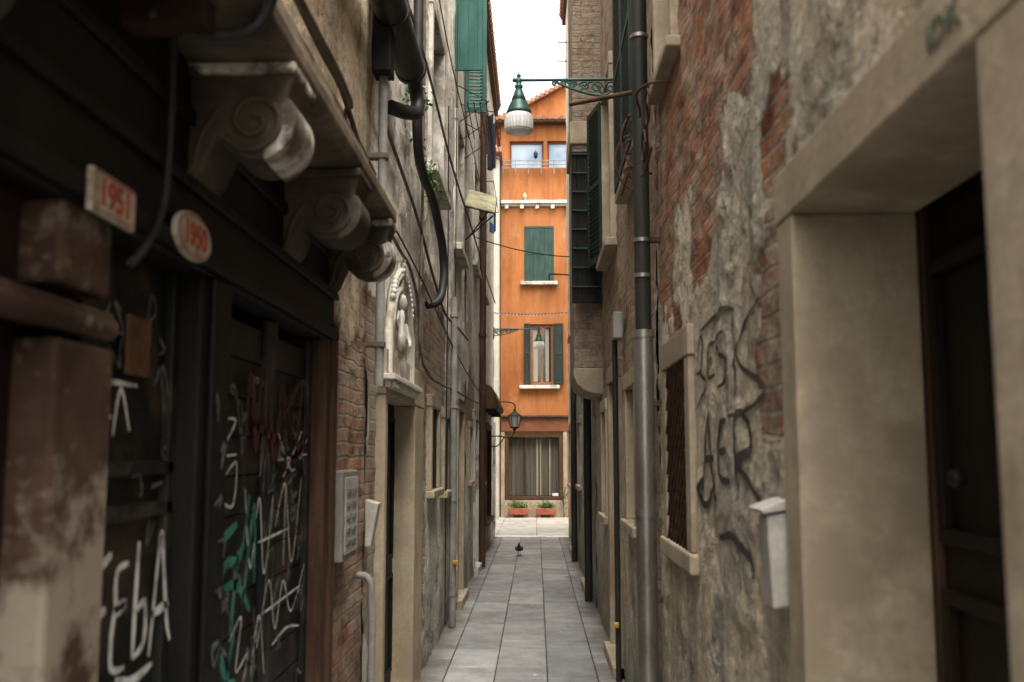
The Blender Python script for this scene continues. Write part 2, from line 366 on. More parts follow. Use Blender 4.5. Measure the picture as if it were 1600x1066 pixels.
# ------------------------------------------------------------ graffiti ribbons
def cr(P,n=6):
    out=[];P=[P[0]]+list(P)+[P[-1]]
    for i in range(1,len(P)-2):
        p0,p1,p2,p3=[np.array(q,float) for q in P[i-1:i+3]]
        for j in range(n):
            t=j/n;out.append(.5*((2*p1)+(-p0+p2)*t+(2*p0-5*p1+4*p2-p3)*t*t+(-p0+3*p1-3*p2+p3)*t**3))
    out.append(np.array(P[-2],float));return out
def ribbons(name,strokes,w,mat,xf,parent,curvy=True):
    v=[];f=[]
    for st in strokes:
        pts=cr(st,10) if curvy else [np.array(p,float) for p in st]
        n=len(v);m=len(pts)
        for i,p in enumerate(pts):
            d=pts[min(i+1,m-1)]-pts[max(i-1,0)];L=np.hypot(*d) or 1;nn=np.array([-d[1],d[0]])/L
            ww=w*(.55+.45*math.sin(math.pi*min(1,(i+.6)/m)))*random.uniform(.9,1.1)/2
            for s in (-1,0,1):
                q=p+nn*ww*s;v.append((xf(q[0],q[1]),q[0],q[1]))
        for i in range(m-1):
            a=n+i*3
            f+=[(a,a+1,a+4,a+3),(a+1,a+2,a+5,a+4)]
    return mobj(name,v,f,mat,parent,True)
def tf(strokes,y0,y1,z0,z1):
    return [[(y0+(y1-y0)*a,z0+(z1-z0)*b) for a,b in s] for s in strokes]

# ============================================================ LEFT SIDE
LA=grp('old_shopfront_house')
mkwall('plaster_wall','L',-.6,5.2,5.2,[(4.2,5.3,-1,2.25),(4.9,5.3,2.2,3.0)],.6,[(-.7,4.2,-.1,2.62)],W_L1,LA,11,fine=.02)
body('L',-.6,5.2,5.2,W_L1,LA,.08)
wb('shopfront_header','L',[(-.02,.2,-.55,4.18,2.12,2.615),(-.045,-.021,-.55,4.18,2.13,2.17),(-.04,-.021,-.55,4.18,2.30,2.33),(-.035,-.021,-.55,4.18,2.46,2.5)],blackwood,LA,.006)
wb('shopfront_back','L',[(.2,.25,-.55,4.2,0,2.6)],blackwood,LA,0)
wb('stone_pillar','L',[(-.03,.15,1.74,1.98,0,1.86),(-.02,.15,1.76,1.97,1.96,2.12)],stone_br,LA,.012)
tube('pillar_capital',[[(XL+.015,1.2,1.90),(XL+.015,1.97,1.90)]],.026,stone_br,LA,False)
wb('pillar_capital_slab','L',[(-.035,.15,1.2,1.965,1.885,1.93)],stone_br,LA,.008)
wb('side_door','L',[(.05,.1,.3,1.74,0,2.12),(.035,.05,1.3,1.36,.2,1.85),(.035,.05,1.6,1.66,.2,1.85)],redwood,LA,.004)
wb('shop_post','L',[(-.01,.15,2.55,2.79,0,2.12),(-.03,-.011,2.6,2.74,0,2.12)],blackwood,LA,.008)
L=[(.07,.1,1.98,2.55,0,2.12)]
for z in (.35,.9,1.0,1.5,1.60):L.append((.045,.07,1.99,2.54,z,z+.035))
L+=[(.045,.07,1.985,2.03,0,2.12),(.045,.07,2.5,2.545,0,2.12)]
wb('shop_door_leaf_1','L',L,blackwood2,LA,.004)
L=[]
z=0
while z<2.05:
    L.append((.055,.085,2.8,3.415,z,z+.118));L.append((.055,.085,3.43,4.04,z,z+.118));z+=.122
L+=[(.035,.055,2.8,2.86,0,2.11),(.035,.055,3.36,3.415,0,2.11),(.035,.055,3.43,3.485,0,2.11),(.035,.055,3.98,4.04,0,2.11)]
wb('shop_door_leaf_2','L',L,blackwood2,LA,.004)
wb('shop_frame_post','L',[(-.02,.15,4.05,4.14,0,2.13),(-.035,.1,4.141,4.22,0,2.2)],brownwood,LA,.006)
wb('rusty_notice_plate','L',[(.035,.044,2.2,2.33,1.83,1.965)],rustplate,LA,.002)
gx=lambda y,z:XL-.040
gx2=lambda y,z:XL-.030
FEBA=[[(.0,.05),(.05,.5),(.07,.85)],[(.05,.85),(.20,.95)],[(.03,.5),(.16,.56)],
 [(.40,.85),(.27,.8),(.28,.52),(.38,.55),(.26,.5),(.24,.12),(.40,.06)],
 [(.52,1.0),(.50,.5),(.49,.1)],[(.50,.45),(.62,.5),(.63,.2),(.49,.1)],
 [(.70,.05),(.80,.95),(.84,.9),(.93,.3),(.99,.1)],[(.72,.38),(.95,.42)],[(.3,.0),(.5,-.07),(.75,-.02)]]
ribbons('graffiti_white_letters',tf(FEBA,2.08,2.545,1.16,1.45),.022,whitepaint,gx,LA)
ribbons('graffiti_white_letters_top',tf([[(0,.9),(1,.9)],[(.3,.9),(.25,.1)],[(.45,0),(.6,.8),(.85,.1)],[(.1,.5),(.4,.3)]],2.05,2.27,1.69,1.82),.012,whitepaint,gx,LA)
ribbons('graffiti_green',tf([[(.15,0),(.2,.5),(.6,.55),(.8,1)],[(.0,.3),(.5,.35),(.9,.1)],[(.4,.0),(.55,.6)],[(.7,.2),(.95,.9),(1,.3)],[(.1,.7),(.5,.8)]],2.85,3.25,1.12,1.52)+
 tf([[(0,0),(.2,.9),(.5,.5),(.8,1)],[(.1,.4),(.9,.3)],[(.5,-.2),(.6,.7)]],2.85,3.1,.9,1.12),.032,greenspray,gx2,LA)
ribbons('graffiti_red',tf([[(0,0),(.05,.9),(.15,.3),(.2,1),(.3,.1)],[(.3,.8),(.4,.2),(.5,.9),(.6,0)],[(.55,.6),(.8,.9),(.75,.1),(1,.8)],[(.65,.2),(.95,.35)],[(.1,.5),(.5,.35)]],3.1,4.0,1.55,1.95),.03,redspray,gx2,LA)
ribbons('graffiti_white_tags',tf([[(0,1),(.7,1),(.1,.62),(.8,.6)],[(.15,.3),(.8,.5),(.7,.0),(.15,.1),(.3,.45)]],2.86,3.06,1.5,1.75)+
 tf([[(0,.9),(.1,.2),(.2,.8),(.3,.1),(.42,.9)],[(.45,.5),(.6,.9),(.6,.1)],[(.62,.9),(.75,.1),(.9,.95)],[(.2,.4),(.7,.45)]],3.12,3.95,1.22,1.58)+
 tf([[(0,.8),(.3,1),(.2,.4),(.5,.5),(.3,0)],[(.6,.2),(.8,.9),(1,.1)]],3.0,3.4,.9,1.15)+
 tf([[(0,.1),(.2,.9),(.35,.2),(.5,.8),(.7,.3),(1,.9)],[(.1,.5),(.9,.6)],[(.3,0),(.6,.1),(.9,0)]],3.3,3.95,1.0,1.25)+
 tf([[(0,.9),(.5,.2),(1,.8)],[(.2,.1),(.8,.95)],[(0,.4),(1,.5)]],3.5,3.95,1.55,1.75),.010,whitepaint,gx2,LA)
sc=[]
for i in range(46):
    y=random.uniform(2.85,3.95);z=random.uniform(.7,1.9);s=random.uniform(.04,.12)
    sc.append([(y+random.uniform(-s,s)*.8,z+random.uniform(-s,s)) for _ in range(5)])
ribbons('graffiti_faint_scribbles',sc,.008,greyspray,gx2,LA)
sc=[]
for i in range(7):
    y=2.67+random.uniform(-.03,.03);z=1.0+i*.13;s=.045
    sc.append([(y+random.uniform(-s,s)*.8,z+random.uniform(-s,s)) for _ in range(5)])
ribbons('graffiti_post_scribbles',sc,.009,greyspray,lambda y,z:XL+.034,LA)
sc=[]
for i in range(12):
    y=random.uniform(2.08,2.5);z=random.uniform(1.45,2.0);s=random.uniform(.03,.07)
    sc.append([(y+random.uniform(-s,s)*.8,z+random.uniform(-s,s)) for _ in range(4)])
ribbons('graffiti_door_scratches',sc,.006,greyspray,gx,LA)
p=grp('house_number_plaque')
wb('plaque_rectangle','L',[(-.06,-.046,1.78,1.98,2.10,2.185)],plaque,p,.004)
text('number_1951','1951',.074,(XL+.0615,1.88,2.142),'L',redpaint,p)
ribbons('plaque_border',[[(1.788,2.107),(1.972,2.107),(1.972,2.178),(1.788,2.178),(1.788,2.107)]],.004,redpaint,lambda y,z:XL+.0625,p,False)
p=grp('house_number_plaque')
n=40;cy,cz,ra,rb=2.335,2.17,.122,.058
vs=[(XL+d,cy+ra*math.cos(2*math.pi*i/n),cz+rb*math.sin(2*math.pi*i/n)) for d in (.045,.06) for i in range(n)]
mobj('plaque_oval',vs,[tuple(range(n,2*n)),tuple(range(n-1,-1,-1))]+[(i,(i+1)%n,(i+1)%n+n,i+n) for i in range(n)],plaque,p,bevel=.003)
text('number_1950','1950',.080,(XL+.0615,cy,cz),'L',redpaint,p)
ribbons('plaque_border',[[(cy+(ra-.008)*math.cos(2*math.pi*i/n),cz+(rb-.008)*math.sin(2*math.pi*i/n)) for i in range(n+1)]],.004,redpaint,lambda y,z:XL+.0625,p,False)
prof=[(XL-.02,2.625),(-.63,2.625),(-.60,2.64),(-.60,2.69),(-.63,2.71),(-.64,2.76),(-.70,2.83),(-.73,2.93),(-.80,3.0),(-.81,3.1),(XL-.02,3.13)]
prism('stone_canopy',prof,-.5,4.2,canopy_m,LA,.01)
def corbel(yc,w=.17,mt=None,front=None):
    mt=mt or stone_dk;front=front or mt
    # S-shaped console: hollow throat near the wall, big rolled nose in front
    cx,cz_,r=-.700,2.475,.100
    pr=[(XL-.02,2.31),(-.865,2.312),(-.845,2.325),(-.825,2.35),(-.812,2.385)]
    for i in range(19):
        a=math.radians(-155+i*(190/18))
        pr.append((cx+r*math.cos(a),cz_+r*math.sin(a)))
    pr+=[(-.612,2.56),(-.60,2.59),(-.60,2.622),(XL-.02,2.622)]
    prism('stone_corbel',pr,yc-w/2,yc+w/2,mt,LA,.010)
    # painted/weathered nose band slightly proud of the roll
    nose=[(cx+(r+.006)*math.cos(math.radians(a)),cz_+(r+.006)*math.sin(math.radians(a))) for a in range(-75,36,8)]
    nose+=[(cx+(r-.03)*math.cos(math.radians(a)),cz_+(r-.03)*math.sin(math.radians(a))) for a in range(32,-76,-9)]
    prism('corbel_nose',nose,yc-w/2-.006,yc+w/2+.006,front,LA,.004)
    vol=[]
    for ys in (yc-w/2-.004,yc+w/2+.004):
        vol.append([(cx+(.082-.07*t)*math.cos(math.radians(-150+620*t)),ys,cz_+(.082-.07*t)*math.sin(math.radians(-150+620*t))) for t in np.linspace(0,1,26)])
        vol.append([(-.862,ys,2.33),(-.842,ys,2.37),(-.83,ys,2.43),(-.79,ys,2.50)])
    tube('corbel_volutes',vol,.009,mt,LA)
    wb('corbel_top_slab','L',[(-.285,.0,yc-w/2-.02,yc+w/2+.02,2.592,2.621)],front,LA,.008)
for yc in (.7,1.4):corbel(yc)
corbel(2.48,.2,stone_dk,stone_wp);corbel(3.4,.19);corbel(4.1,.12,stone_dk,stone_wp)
tube('black_hose',[[(-.62,.9,2.78),(-.58,1.5,2.76),(-.57,1.95,2.74),(-.6,2.1,2.62),(-.68,2.05,2.55),(-.8,1.95,2.56)]],.014,rubber,LA)
tube('conduit_header',[[(XL+.05,2.17,2.62),(XL+.05,2.17,2.3),(XL+.05,2.15,2.2),(XL+.05,2.05,2.08),(XL+.05,1.99,2.04)]],.009,rubber,LA)
wb('header_beam_ends','L',[(-.2,.0,a,a+.07,2.535,2.6) for a in (.9,1.7,1.95)],redwood,LA,.008)
tube('canopy_cable',[[(-.74,1.0,3.06),(-.72,2.3,3.03),(-.74,3.2,3.04),(-.78,4.0,3.08),(-.80,4.5,2.95),(-.84,5.1,2.6)],[(-.70,1.0,3.0),(-.68,2.5,2.96),(-.70,3.6,2.98),(-.84,4.3,3.15),(-.85,5.1,3.12)]],.011,cablem,LA)
tube('vertical_conduit',[[(XL+.07,5.1,5.1),(XL+.07,5.1,3.7),(XL+.07,5.1,2.0)]],.024,pipe_gr,LA,False)
wb('dark_board','L',[(-.12,-.02,5.0,5.16,3.65,5.0)],blackwood,LA,.006)
wb('conduit_clamps','L',[(-.1,-.0,5.07,5.13,z,z+.03) for z in (2.2,2.7,3.2)],cablem,LA,.003)
p=grp('intercom_panel')
wb('panel_housing','L',[(-.05,-.0,4.3,4.66,1.19,1.58)],pipe_gr,p,.008)
wb('panel_face','L',[(-.056,-.051,4.33,4.63,1.22,1.55)],metalbox,p,.002)
wb('buttons','L',[(-.062,-.057,4.36+.13*i,4.45+.13*i,1.26+.055*j,1.28+.055*j) for i in range(2) for j in range(5)],pipe_gr,p,.002)
p=grp('letter_box')
prism('tilted_box',[(XL,1.18),(XL+.03,1.18),(XL+.07,1.40),(XL,1.42)],5.15,5.24,metalbox,p,.006)
p=grp('gas_pipe')
tube('pipe',[[(XL+.07,4.95,0),(XL+.07,4.95,.95),(XL+.05,4.96,1.05),(XL,4.97,1.06)]],.018,pipe_gr,p,True)
wb('valve','L',[(-.09,-.05,4.93,4.97,.50,.53)],brass,p,.008)

LB=grp('brick_plaster_house')
HB=[(5.69,7.01,-.1,2.0),(8.2,8.8,1.35,2.05),(11.0,11.8,-.1,2.15),(8.0,9.0,4.0,5.4),(10.6,11.5,3.9,5.3),(9.4,9.9,1.3,2.0)]
mkwall('plaster_brick_wall','L',5.2,12.3,7.9,[(5.2,5.8,-1,2.3),(7.0,8.0,2.0,2.7),(7.4,9.6,2.1,3.0),(7.2,8.0,.4,2)],.75,HB,W_L2,LB,23,fine=.024,zf=5.5,ridge=.014)
body('L',5.2,12.3,7.9,W_L2,LB,.08)
opening('L',5.70,7.0,0,1.99,.09,.15,stone,LB,'door',blackwood,name='portal',proud=.03,fw2=.5)
opening('L',8.21,8.79,1.36,2.04,.09,.2,stone,LB,'window',sill=.03,name='low_window')
opening('L',9.41,9.89,1.31,1.99,.09,.2,stone,LB,'window',sill=.03,name='low_window')
opening('L',11.01,11.79,0,2.14,.12,.28,stone,LB,'door',name='door')
opening('L',8.01,8.99,4.01,5.39,.11,.2,stone_w,LB,'window',sill=.06,name='upper_window')
opening('L',10.61,11.49,3.91,5.29,.11,.2,stone_w,LB,'window',sill=.06,name='upper_window')
wb('iron_bars','L',[(-.01,.01,8.21+.095*i,8.225+.095*i,1.36,2.04) for i in range(1,6)]+[(-.01,.01,9.41+.095*i,9.425+.095*i,1.31,1.99) for i in range(1,5)],blackiron,LB,0)
p=grp('wall_shrine')
y0,y1=5.6,6.85;ym=(y0+y1)/2
arc=[(y0+.1,2.12),(y0+.1,2.42)]
for i in range(1,8):
    a=math.pi-i*math.pi*.5/8;arc.append((ym+.05+(.5)*math.cos(a)*.98,2.42+.36*math.sin(a)))
arc.append((ym,2.84))
arcm=arc+[(2*ym-a,b) for a,b in reversed(arc[:-1])]
tube('pointed_arch_moulding',[[(XL+.025,a,b) for a,b in arcm],[(XL+.015,ym+(a-ym)*.82,2.12+(b-2.12)*.86) for a,b in arcm]],.026,stone_w,p,False)
for a,b in cr(arcm,2)[6:-6]:
    lathe('crocket',[(0,-.022),(.016,-.014),(.020,0),(.016,.014),(0,.022)],(XL+.035,ym+(a-ym)*1.07,2.12+(b-2.12)*1.045),stone_w,p,6)
mobj('niche_back',[(XL+.012,a,b) for a,b in arcm],[tuple(range(len(arcm)))],stone,p)
wb('shrine_ledge','L',[(-.09,.0,y0-.05,y1+.05,2.07,2.105),(-.06,.0,y0,y1,2.03,2.068)]+[(-.08,-.061,y0+.02+i*.1,y0+.07+i*.1,2.03,2.066) for i in range(12)],stone_w,p,.006)
fig=lathe('relief_figure_body',[(.0,0),(.17,.0),(.15,.1),(.105,.22),(.125,.33),(.07,.4),(.045,.43)],(0,0,0),stone_w,p,14);fig.matrix_world=Matrix.Translation((XL+.012,ym,2.12))@Matrix.Diagonal((.32,1,1,1))
fig=lathe('relief_figure_head',[(0,-.065),(.045,-.045),(.058,0),(.045,.045),(0,.065)],(0,0,0),stone_w,p,12);fig.matrix_world=Matrix.Translation((XL+.03,ym,2.6))@Matrix.Diagonal((.6,1,1,1))
fig=lathe('relief_child',[(.0,0),(.05,.02),(.055,.1),(.03,.17),(.04,.21),(.025,.25),(0,.26)],(0,0,0),stone_w,p,10);fig.matrix_world=Matrix.Translation((XL+.05,ym-.14,2.28))@Matrix.Diagonal((.5,1,1,1))
tube('relief_arms',[[(XL+.03,ym-.13,2.48),(XL+.06,ym-.15,2.38),(XL+.06,ym-.02,2.34)],[(XL+.03,ym+.13,2.48),(XL+.06,ym+.12,2.36),(XL+.06,ym,2.32)]],.02,stone_w,p)
p=grp('rain_gutter_pipe')
tube('gutter_barrel',[[(-.76,3.2,3.98),(-.76,5.85,3.98)]],.088,rubber,p,False,10)
tube('gutter_rings',[[(-.76,y,3.98),(-.76,y+.05,3.98)] for y in (4.1,5.0,5.78)],.096,rubber,p,False,10)
tube('gutter_elbow',[[(-.76,5.8,3.98),(-.75,5.98,3.92),(-.74,6.0,3.80),(-.78,5.85,3.72),(-.86,5.7,3.70)]],.045,rubber,p)
tube('drain_hose',[[(-.80,6.5,4.9),(-.80,6.5,4.2),(-.80,6.55,3.75),(-.80,6.9,3.62),(-.79,7.3,3.6),(-.77,7.7,3.45),(-.75,7.9,3.25),(-.75,7.9,3.0),(-.79,7.8,2.85),(-.86,7.75,2.82)]],.034,rubber,p)
p=grp('grey_downpipe')
tube('pipe',[[(XL+.07,9.75,0.02),(XL+.07,9.75,3.2)]],.035,pipe_gr,p,False)
tube('pipe_clamps',[[(XL+.07,9.75,z),(XL+.07,9.75,z+.03)] for z in (.3,1.2,2.1,3.0)],.043,pipe_gr,p,False)
wb('valve','L',[(-.125,-.075,9.69,9.75,.6,.64)],brass,p,.01)
def sagline(side,pts,off=.03,n=5):
    return [(WX(side,-off),a,b) for a,b in pts]
p=grp('wall_cables')
tube('cables',[sagline('L',[(4.3,3.18),(5.2,2.95),(5.9,2.9),(6.6,2.85),(7.0,2.65),(7.1,2.4),(7.6,2.28),(8.6,2.26),(10,2.3),(12,2.33),(15,2.4),(20,2.5)],.045),
 sagline('L',[(5.2,3.5),(6,3.42),(7,3.3),(8,3.1),(9,2.95),(10.5,3.0),(12.2,3.05)],.04),
 sagline('L',[(7.15,2.3),(7.15,2.9),(7.2,3.6),(7.2,5.2)],.04),
 sagline('L',[(5.3,4.5),(7,4.6),(9.5,4.5),(12.2,4.55),(16,4.6),(20,4.7)],.05)],.011,cablem,p)
tube('thin_wires',[sagline('L',[(5.2,2.98),(7,2.9),(9,2.75),(12,2.6),(16,2.55),(20,2.7)],.06),sagline('L',[(9.3,0.1),(9.3,2),(9.35,3.5),(9.3,5)],.04),sagline('L',[(10.3,0.1),(10.3,2),(10.25,3.5),(10.3,6.5)],.04),sagline('L',[(7.6,5.6),(9.4,5.5),(12,5.6),(15,5.7)],.05)],.006,rubber,p)
def leaves(name,c,rad,n,size,mat,parent):
    v=[];f=[]
    for i in range(n):
        q=Vector(c)+Vector((random.gauss(0,rad[0]),random.gauss(0,rad[1]),random.gauss(0,rad[2])))
        a=Vector((random.uniform(-1,1),random.uniform(-1,1),random.uniform(-.3,1))).normalized()
        b=a.cross(Vector((random.uniform(-1,1),random.uniform(-1,1),random.uniform(-1,1)))).normalized()
        s=size*random.uniform(.6,1.4);k=len(v)
        v+=[tuple(q-a*s),tuple(q+b*s*.45),tuple(q+a*s),tuple(q-b*s*.45)];f.append((k,k+1,k+2,k+3))
    return mobj(name,v,f,mat,parent)
p=grp('wall_weeds')
leaves('weed_tuft_1',(-.78,6.35,4.0),(.04,.10,.04),90,.022,weed,p)
leaves('weed_tuft_2',(-.80,7.4,3.72),(.03,.16,.06),140,.022,weed,p)
leaves('weed_tuft_3',(-.82,6.9,3.8),(.02,.12,.08),60,.02,weed,p)
p=grp('teal_window_shutter')
shutter('leaf',(XL+.0,10.45,5.82),0,.30,1.7,green_t,p,False)
shutter('leaf_far',(XL+.0,12.0,5.9),.15,.27,1.6,green_t,p)
p=grp('clothes_drying_rack')
rk=[]
for i in range(5):rk.append([(XL+.05+.07*i,10.7,5.55),(XL+.05+.07*i,12.0,5.55)])
rk+=[[(XL,y,5.75),(XL+.36,y,5.55),(XL,y,5.3)] for y in (10.7,11.3,12.0)]
rk+=[[(XL+.33,10.7,5.55),(XL+.33,12.0,5.55)],[(XL+.33,10.7,5.35),(XL+.33,12.0,5.35)]]
tube('rack_wires',rk,.006,blackiron,p,False)
p=grp('small_door_canopy')
v=[(XL,12.1,4.72),(XL+.37,12.1,4.62),(XL+.37,12.8,5.0),(XL,12.8,5.10)]
v+=[(a,b,c+.025) for a,b,c in v]
mobj('panel',v,BF,awn,p,bevel=.003)
tube('panel_frame',[[v[0],v[1],v[2],v[3],v[0]],[((v[0][0]+v[1][0])/2,12.1,4.665),((v[0][0]+v[1][0])/2,12.8,5.045)]],.011,rubber,p,False)
tube('stays',[[(XL,12.15,4.3),(XL+.35,12.15,4.61)],[(XL,12.7,4.45),(XL+.35,12.7,4.92)]],.01,blackiron,p,False)

LC=grp('grey_plaster_house')
HC=[(13.6,14.4,4.3,5.7),(16.3,17.1,4.3,5.7),(14.0,14.8,-.1,2.15),(12.9,13.4,1.3,2.0),(15.8,16.4,1.2,2.0),(17.2,18.9,.5,2.1)]
mkwall('plaster_wall','L',12.3,20.5,8.9,[(12.3,14,1.9,2.6),(15,20,.8,1.9)],.8,HC,W_L3,LC,37,off=.01,fine=.04,zf=6)
body('L',12.3,20.5,8.9,W_L3,LC,.12,14)  # core deepened out of view to limit sky light on the orange house
opening('L',13.61,14.39,4.31,5.69,.1,.2,stone_w,LC,'window',sill=.04,name='upper_window')
opening('L',16.31,17.09,4.31,5.69,.1,.2,stone_w,LC,'window',sill=.04,name='upper_window')
opening('L',14.01,14.79,0,2.14,.12,.25,stone_w,LC,'door',name='door')
opening('L',12.91,13.39,1.31,1.99,.08,.2,stone,LC,'window',sill=.03,name='low_window')
opening('L',15.81,16.39,1.21,1.99,.08,.2,stone,LC,'window',sill=.03,name='low_window')
opening('L',17.21,18.89,.51,2.09,.1,.2,brownwood,LC,'window',sill=.05,name='shop_window')
wb('pale_corner_stones','L',[(-.05,.02,20.2,20.52,0,2.3)],stone_w,LC,.01)
p=grp('shop_awning_box')
prism('box',[(XL,2.42),(XL+.24,2.42),(XL+.25,2.50),(XL+.12,2.80),(XL,2.86)],16.9,19.2,brownwood,p,.01)
wb('brackets','L',[(-.2,.0,y,y+.04,2.36,2.418) for y in (17,18,19.1)],blackiron,p,.004)
p=grp('brown_drainpipe')
tube('pipe',[[(XL+.08,14.8,0.02),(XL+.08,14.8,8.75)]],.05,brownwood,p,False)
tube('pipe_collars',[[(XL+.08,14.8,z),(XL+.08,14.8,z+.05)] for z in (1.6,3.4,5.2,7)],.06,brownwood,p,False)
def cloth(name,x0,x1,y,z0,z1,mat,parent,seed=1):
    nx,nz=12,12;v=[];f=[]
    for i in range(nx+1):
        for j in range(nz+1):
            u=i/nx;w=j/nz;v.append((x0+(x1-x0)*u,y+.03*math.sin(u*9+seed+w*2)*(1-w*.5),z0+(z1-z0)*w+.02*math.sin(u*6+seed)))
    for i in range(nx):
        for j in range(nz):
            a=i*(nz+1)+j;f.append((a,a+nz+1,a+nz+2,a+1))
    o=mobj(name,v,f,mat,parent,True);return o
p=grp('hanging_laundry')
tube('clothes_line',[[(XL,15.0,7.0),(XL+.24,15.0,6.95),(XL+.24,17.5,6.95),(XL,17.5,7.0)],[(XL,15.2,5.9),(XL+.22,15.2,5.9),(XL+.22,17.2,5.9),(XL,17.2,5.9)]],.008,blackiron,p,False)
cloth('dark_shirt',XL+.06,XL+.22,15.1,6.3,6.95,cloth_d,p,1)
cloth('dark_trousers',XL+.10,XL+.24,15.6,6.2,6.95,cloth_d,p,3)
cloth('blue_towel',XL+.10,XL+.21,16.4,5.35,5.9,cloth_b,p,2)
cloth('white_sheet',XL+.08,XL+.19,15.9,5.4,5.9,cloth_w,p,5)

# ============================================================ RIGHT SIDE
RA=grp('stone_doorway_house')
HA=[(1.37,2.39,-.1,2.24),(4.24,4.9,1.24,2.07),(4.5,5.05,3.5,4.7)]
mkwall('peeling_plaster_wall','R',-.6,5.3,5.2,[(2.75,5.4,2.72,9),(2.55,2.80,1.75,2.75),(3.3,4.1,2.5,3),(4.6,5.3,2.2,2.9)],.95,HA,W_R1,RA,52,fine=.014,ridge=.013,mscale=1.8)
body('R',-.6,5.3,5.2,W_R1,RA,.08)
wb('door_far_jamb','R',[(-.022,.28,2.38,2.52,0,2.23)],stone,RA,.006)
wb('door_near_jamb','R',[(-.022,.28,1.2,1.36,0,2.23)],stone,RA,.006)
wb('door_lintel','R',[(-.025,.28,1.18,2.54,2.231,2.36)],stone,RA,.006)
wb('door_reveal_liner','R',[(.281,.33,2.36,2.5,0,2.25)],brownwood,RA,.004)
L=[(.30,.34,1.2,2.4,.05,2.3)]
for a,b in ((1.42,1.86),(1.92,2.33)):
    for c,d in ((.15,.75),(.85,1.35),(1.45,2.1)):
        L+=[(.275,.30,a,b,c,c+.035),(.275,.30,a,b,d-.035,d),(.275,.30,a,a+.035,c+.035,d-.035),(.275,.30,b-.035,b,c+.035,d-.035)]
wb('wooden_door','R',L,wood_door,RA,.004)
lathe('door_knob',[(0,-.022),(.015,-.016),(.02,0),(.015,.016),(0,.022)],(XR+.25,2.15,1.6),blackiron,RA,14)
wb('door_step','R',[(-.06,.3,1.25,2.5,-.02,.1)],stone,RA,.01)
text('lettering','IDK',.060,(XR-.028,1.452,2.291),'R',letter_g,RA,.001,1.25)
opening('R',4.25,4.89,1.25,2.06,.12,.2,stone,RA,'window',sill=.015,name='grille_window',pmat=blackwood,proud=.012)
g=[]
for i in range(-8,9):
    a=4.25+i*.1
    for sgn in (1,-1):
        P=[]
        for t in np.linspace(0,.81,30):
            y=(a if sgn>0 else a+.64)+sgn*t
            if 4.25<=y<=4.89:P.append((XR-.002+.004*sgn,y,1.25+t))
        if len(P)>1:g.append([P[0],P[-1]])
tube('iron_grille',g,.006,iron,RA,False)
opening('R',4.51,5.04,3.56,4.69,.08,.2,stone,RA,'window',sill=.03,name='upper_window',pmat=brownwood,proud=.015)
p=grp('wall_letter_box')
prism('box_body',[(XR+.02,1.275),(XR-.05,1.265),(XR-.06,1.495),(XR+.02,1.51)],2.56,2.66,metalbox,p,.006)
prism('box_lid',[(XR+.02,1.515),(XR-.07,1.50),(XR-.08,1.512),(XR-.02,1.535),(XR+.02,1.54)],2.55,2.70,metalbox,p,.004)
rx=lambda y,z:sx('R',y,z)-.0035
G1=[[(.0,.5),(.05,.95),(.15,.9),(.1,.5),(.2,.35),(.05,.1),(.0,.05)],[(.02,.5),(.12,.52)],
 [(.35,.8),(.25,.75),(.25,.4),(.4,.38)],[(.26,.6),(.36,.6)],[(.58,.82),(.46,.8),(.48,.6),(.6,.5),(.56,.25),(.44,.22)],
 [(.68,.95),(.67,.5),(.70,.05)],[(.95,.9),(.7,.5),(1.0,.1),(.9,-.1),(.6,-.15)],[(.1,1.05),(.5,1.1),(.7,1.0)]]
ribbons('graffiti_tag_upper',tf(G1,4.05,2.87,1.82,2.12),.019,blackspray,rx,RA)
G2=[[(.0,.15),(.12,.85),(.22,.95),(.28,.2),(.35,.1)],[(.05,.5),(.3,.52)],
 [(.55,.9),(.40,.8),(.42,.35),(.6,.3)],[(.42,.58),(.56,.6)],[(.70,.15),(.68,.9),(.85,.85),(.88,.6),(.7,.5),(.9,.3),(1.05,.1)],
 [(.02,.3),(-.05,.1),(.1,.0),(.3,.25)],[(.35,-.3),(.6,-.22),(.85,-.35),(.9,-.5)]]
ribbons('graffiti_tag_lower',tf(G2,3.95,2.88,1.46,1.80),.031,blackspray,rx,RA)
p=grp('rainwater_downpipe')
px,py=XR-.075,5.22
tube('upper_pipe',[[(px,py,2.28),(px,py,5.15)]],.043,pipe_dk,p,False,10)
tube('lower_steel_pipe',[[(px,py,0.02),(px,py,2.30)]],.052,steel,p,False,12)
tube('steel_collars',[[(px,py,z),(px,py,z+.035)] for z in (2.26,1.33,.4)],.058,steel,p,False,12)
tube('dark_collars',[[(px,py,z),(px,py,z+.02)] for z in (2.58,2.77,3.9)],.05,steel,p,False,12)
wb('pipe_brackets','R',[(-.06,.02,py-.02,py+.02,z,z+.03) for z in (.9,1.9,2.77,3.6)],iron,p,.003)
p=grp('rusty_iron_bracket')
tube('bar',[[(XR,5.45,3.70),(.20,5.62,3.68)]],.014,iron,p,False)
sp=[]
def spiral(cx,cz,y,r,turns,dirn,a0=0):
    return [(cx+r*(1-t*.75)*math.cos(a0+dirn*turns*2*math.pi*t),y,cz+r*(1-t*.75)*math.sin(a0+dirn*turns*2*math.pi*t)) for t in np.linspace(0,1,14)]
def spiral_w(x,cy,cz,r,turns,dirn,a0=0):
    return [(x,cy+r*(1-t*.75)*math.cos(a0+dirn*turns*2*math.pi*t),cz+r*(1-t*.75)*math.sin(a0+dirn*turns*2*math.pi*t)) for t in np.linspace(0,1,14)]
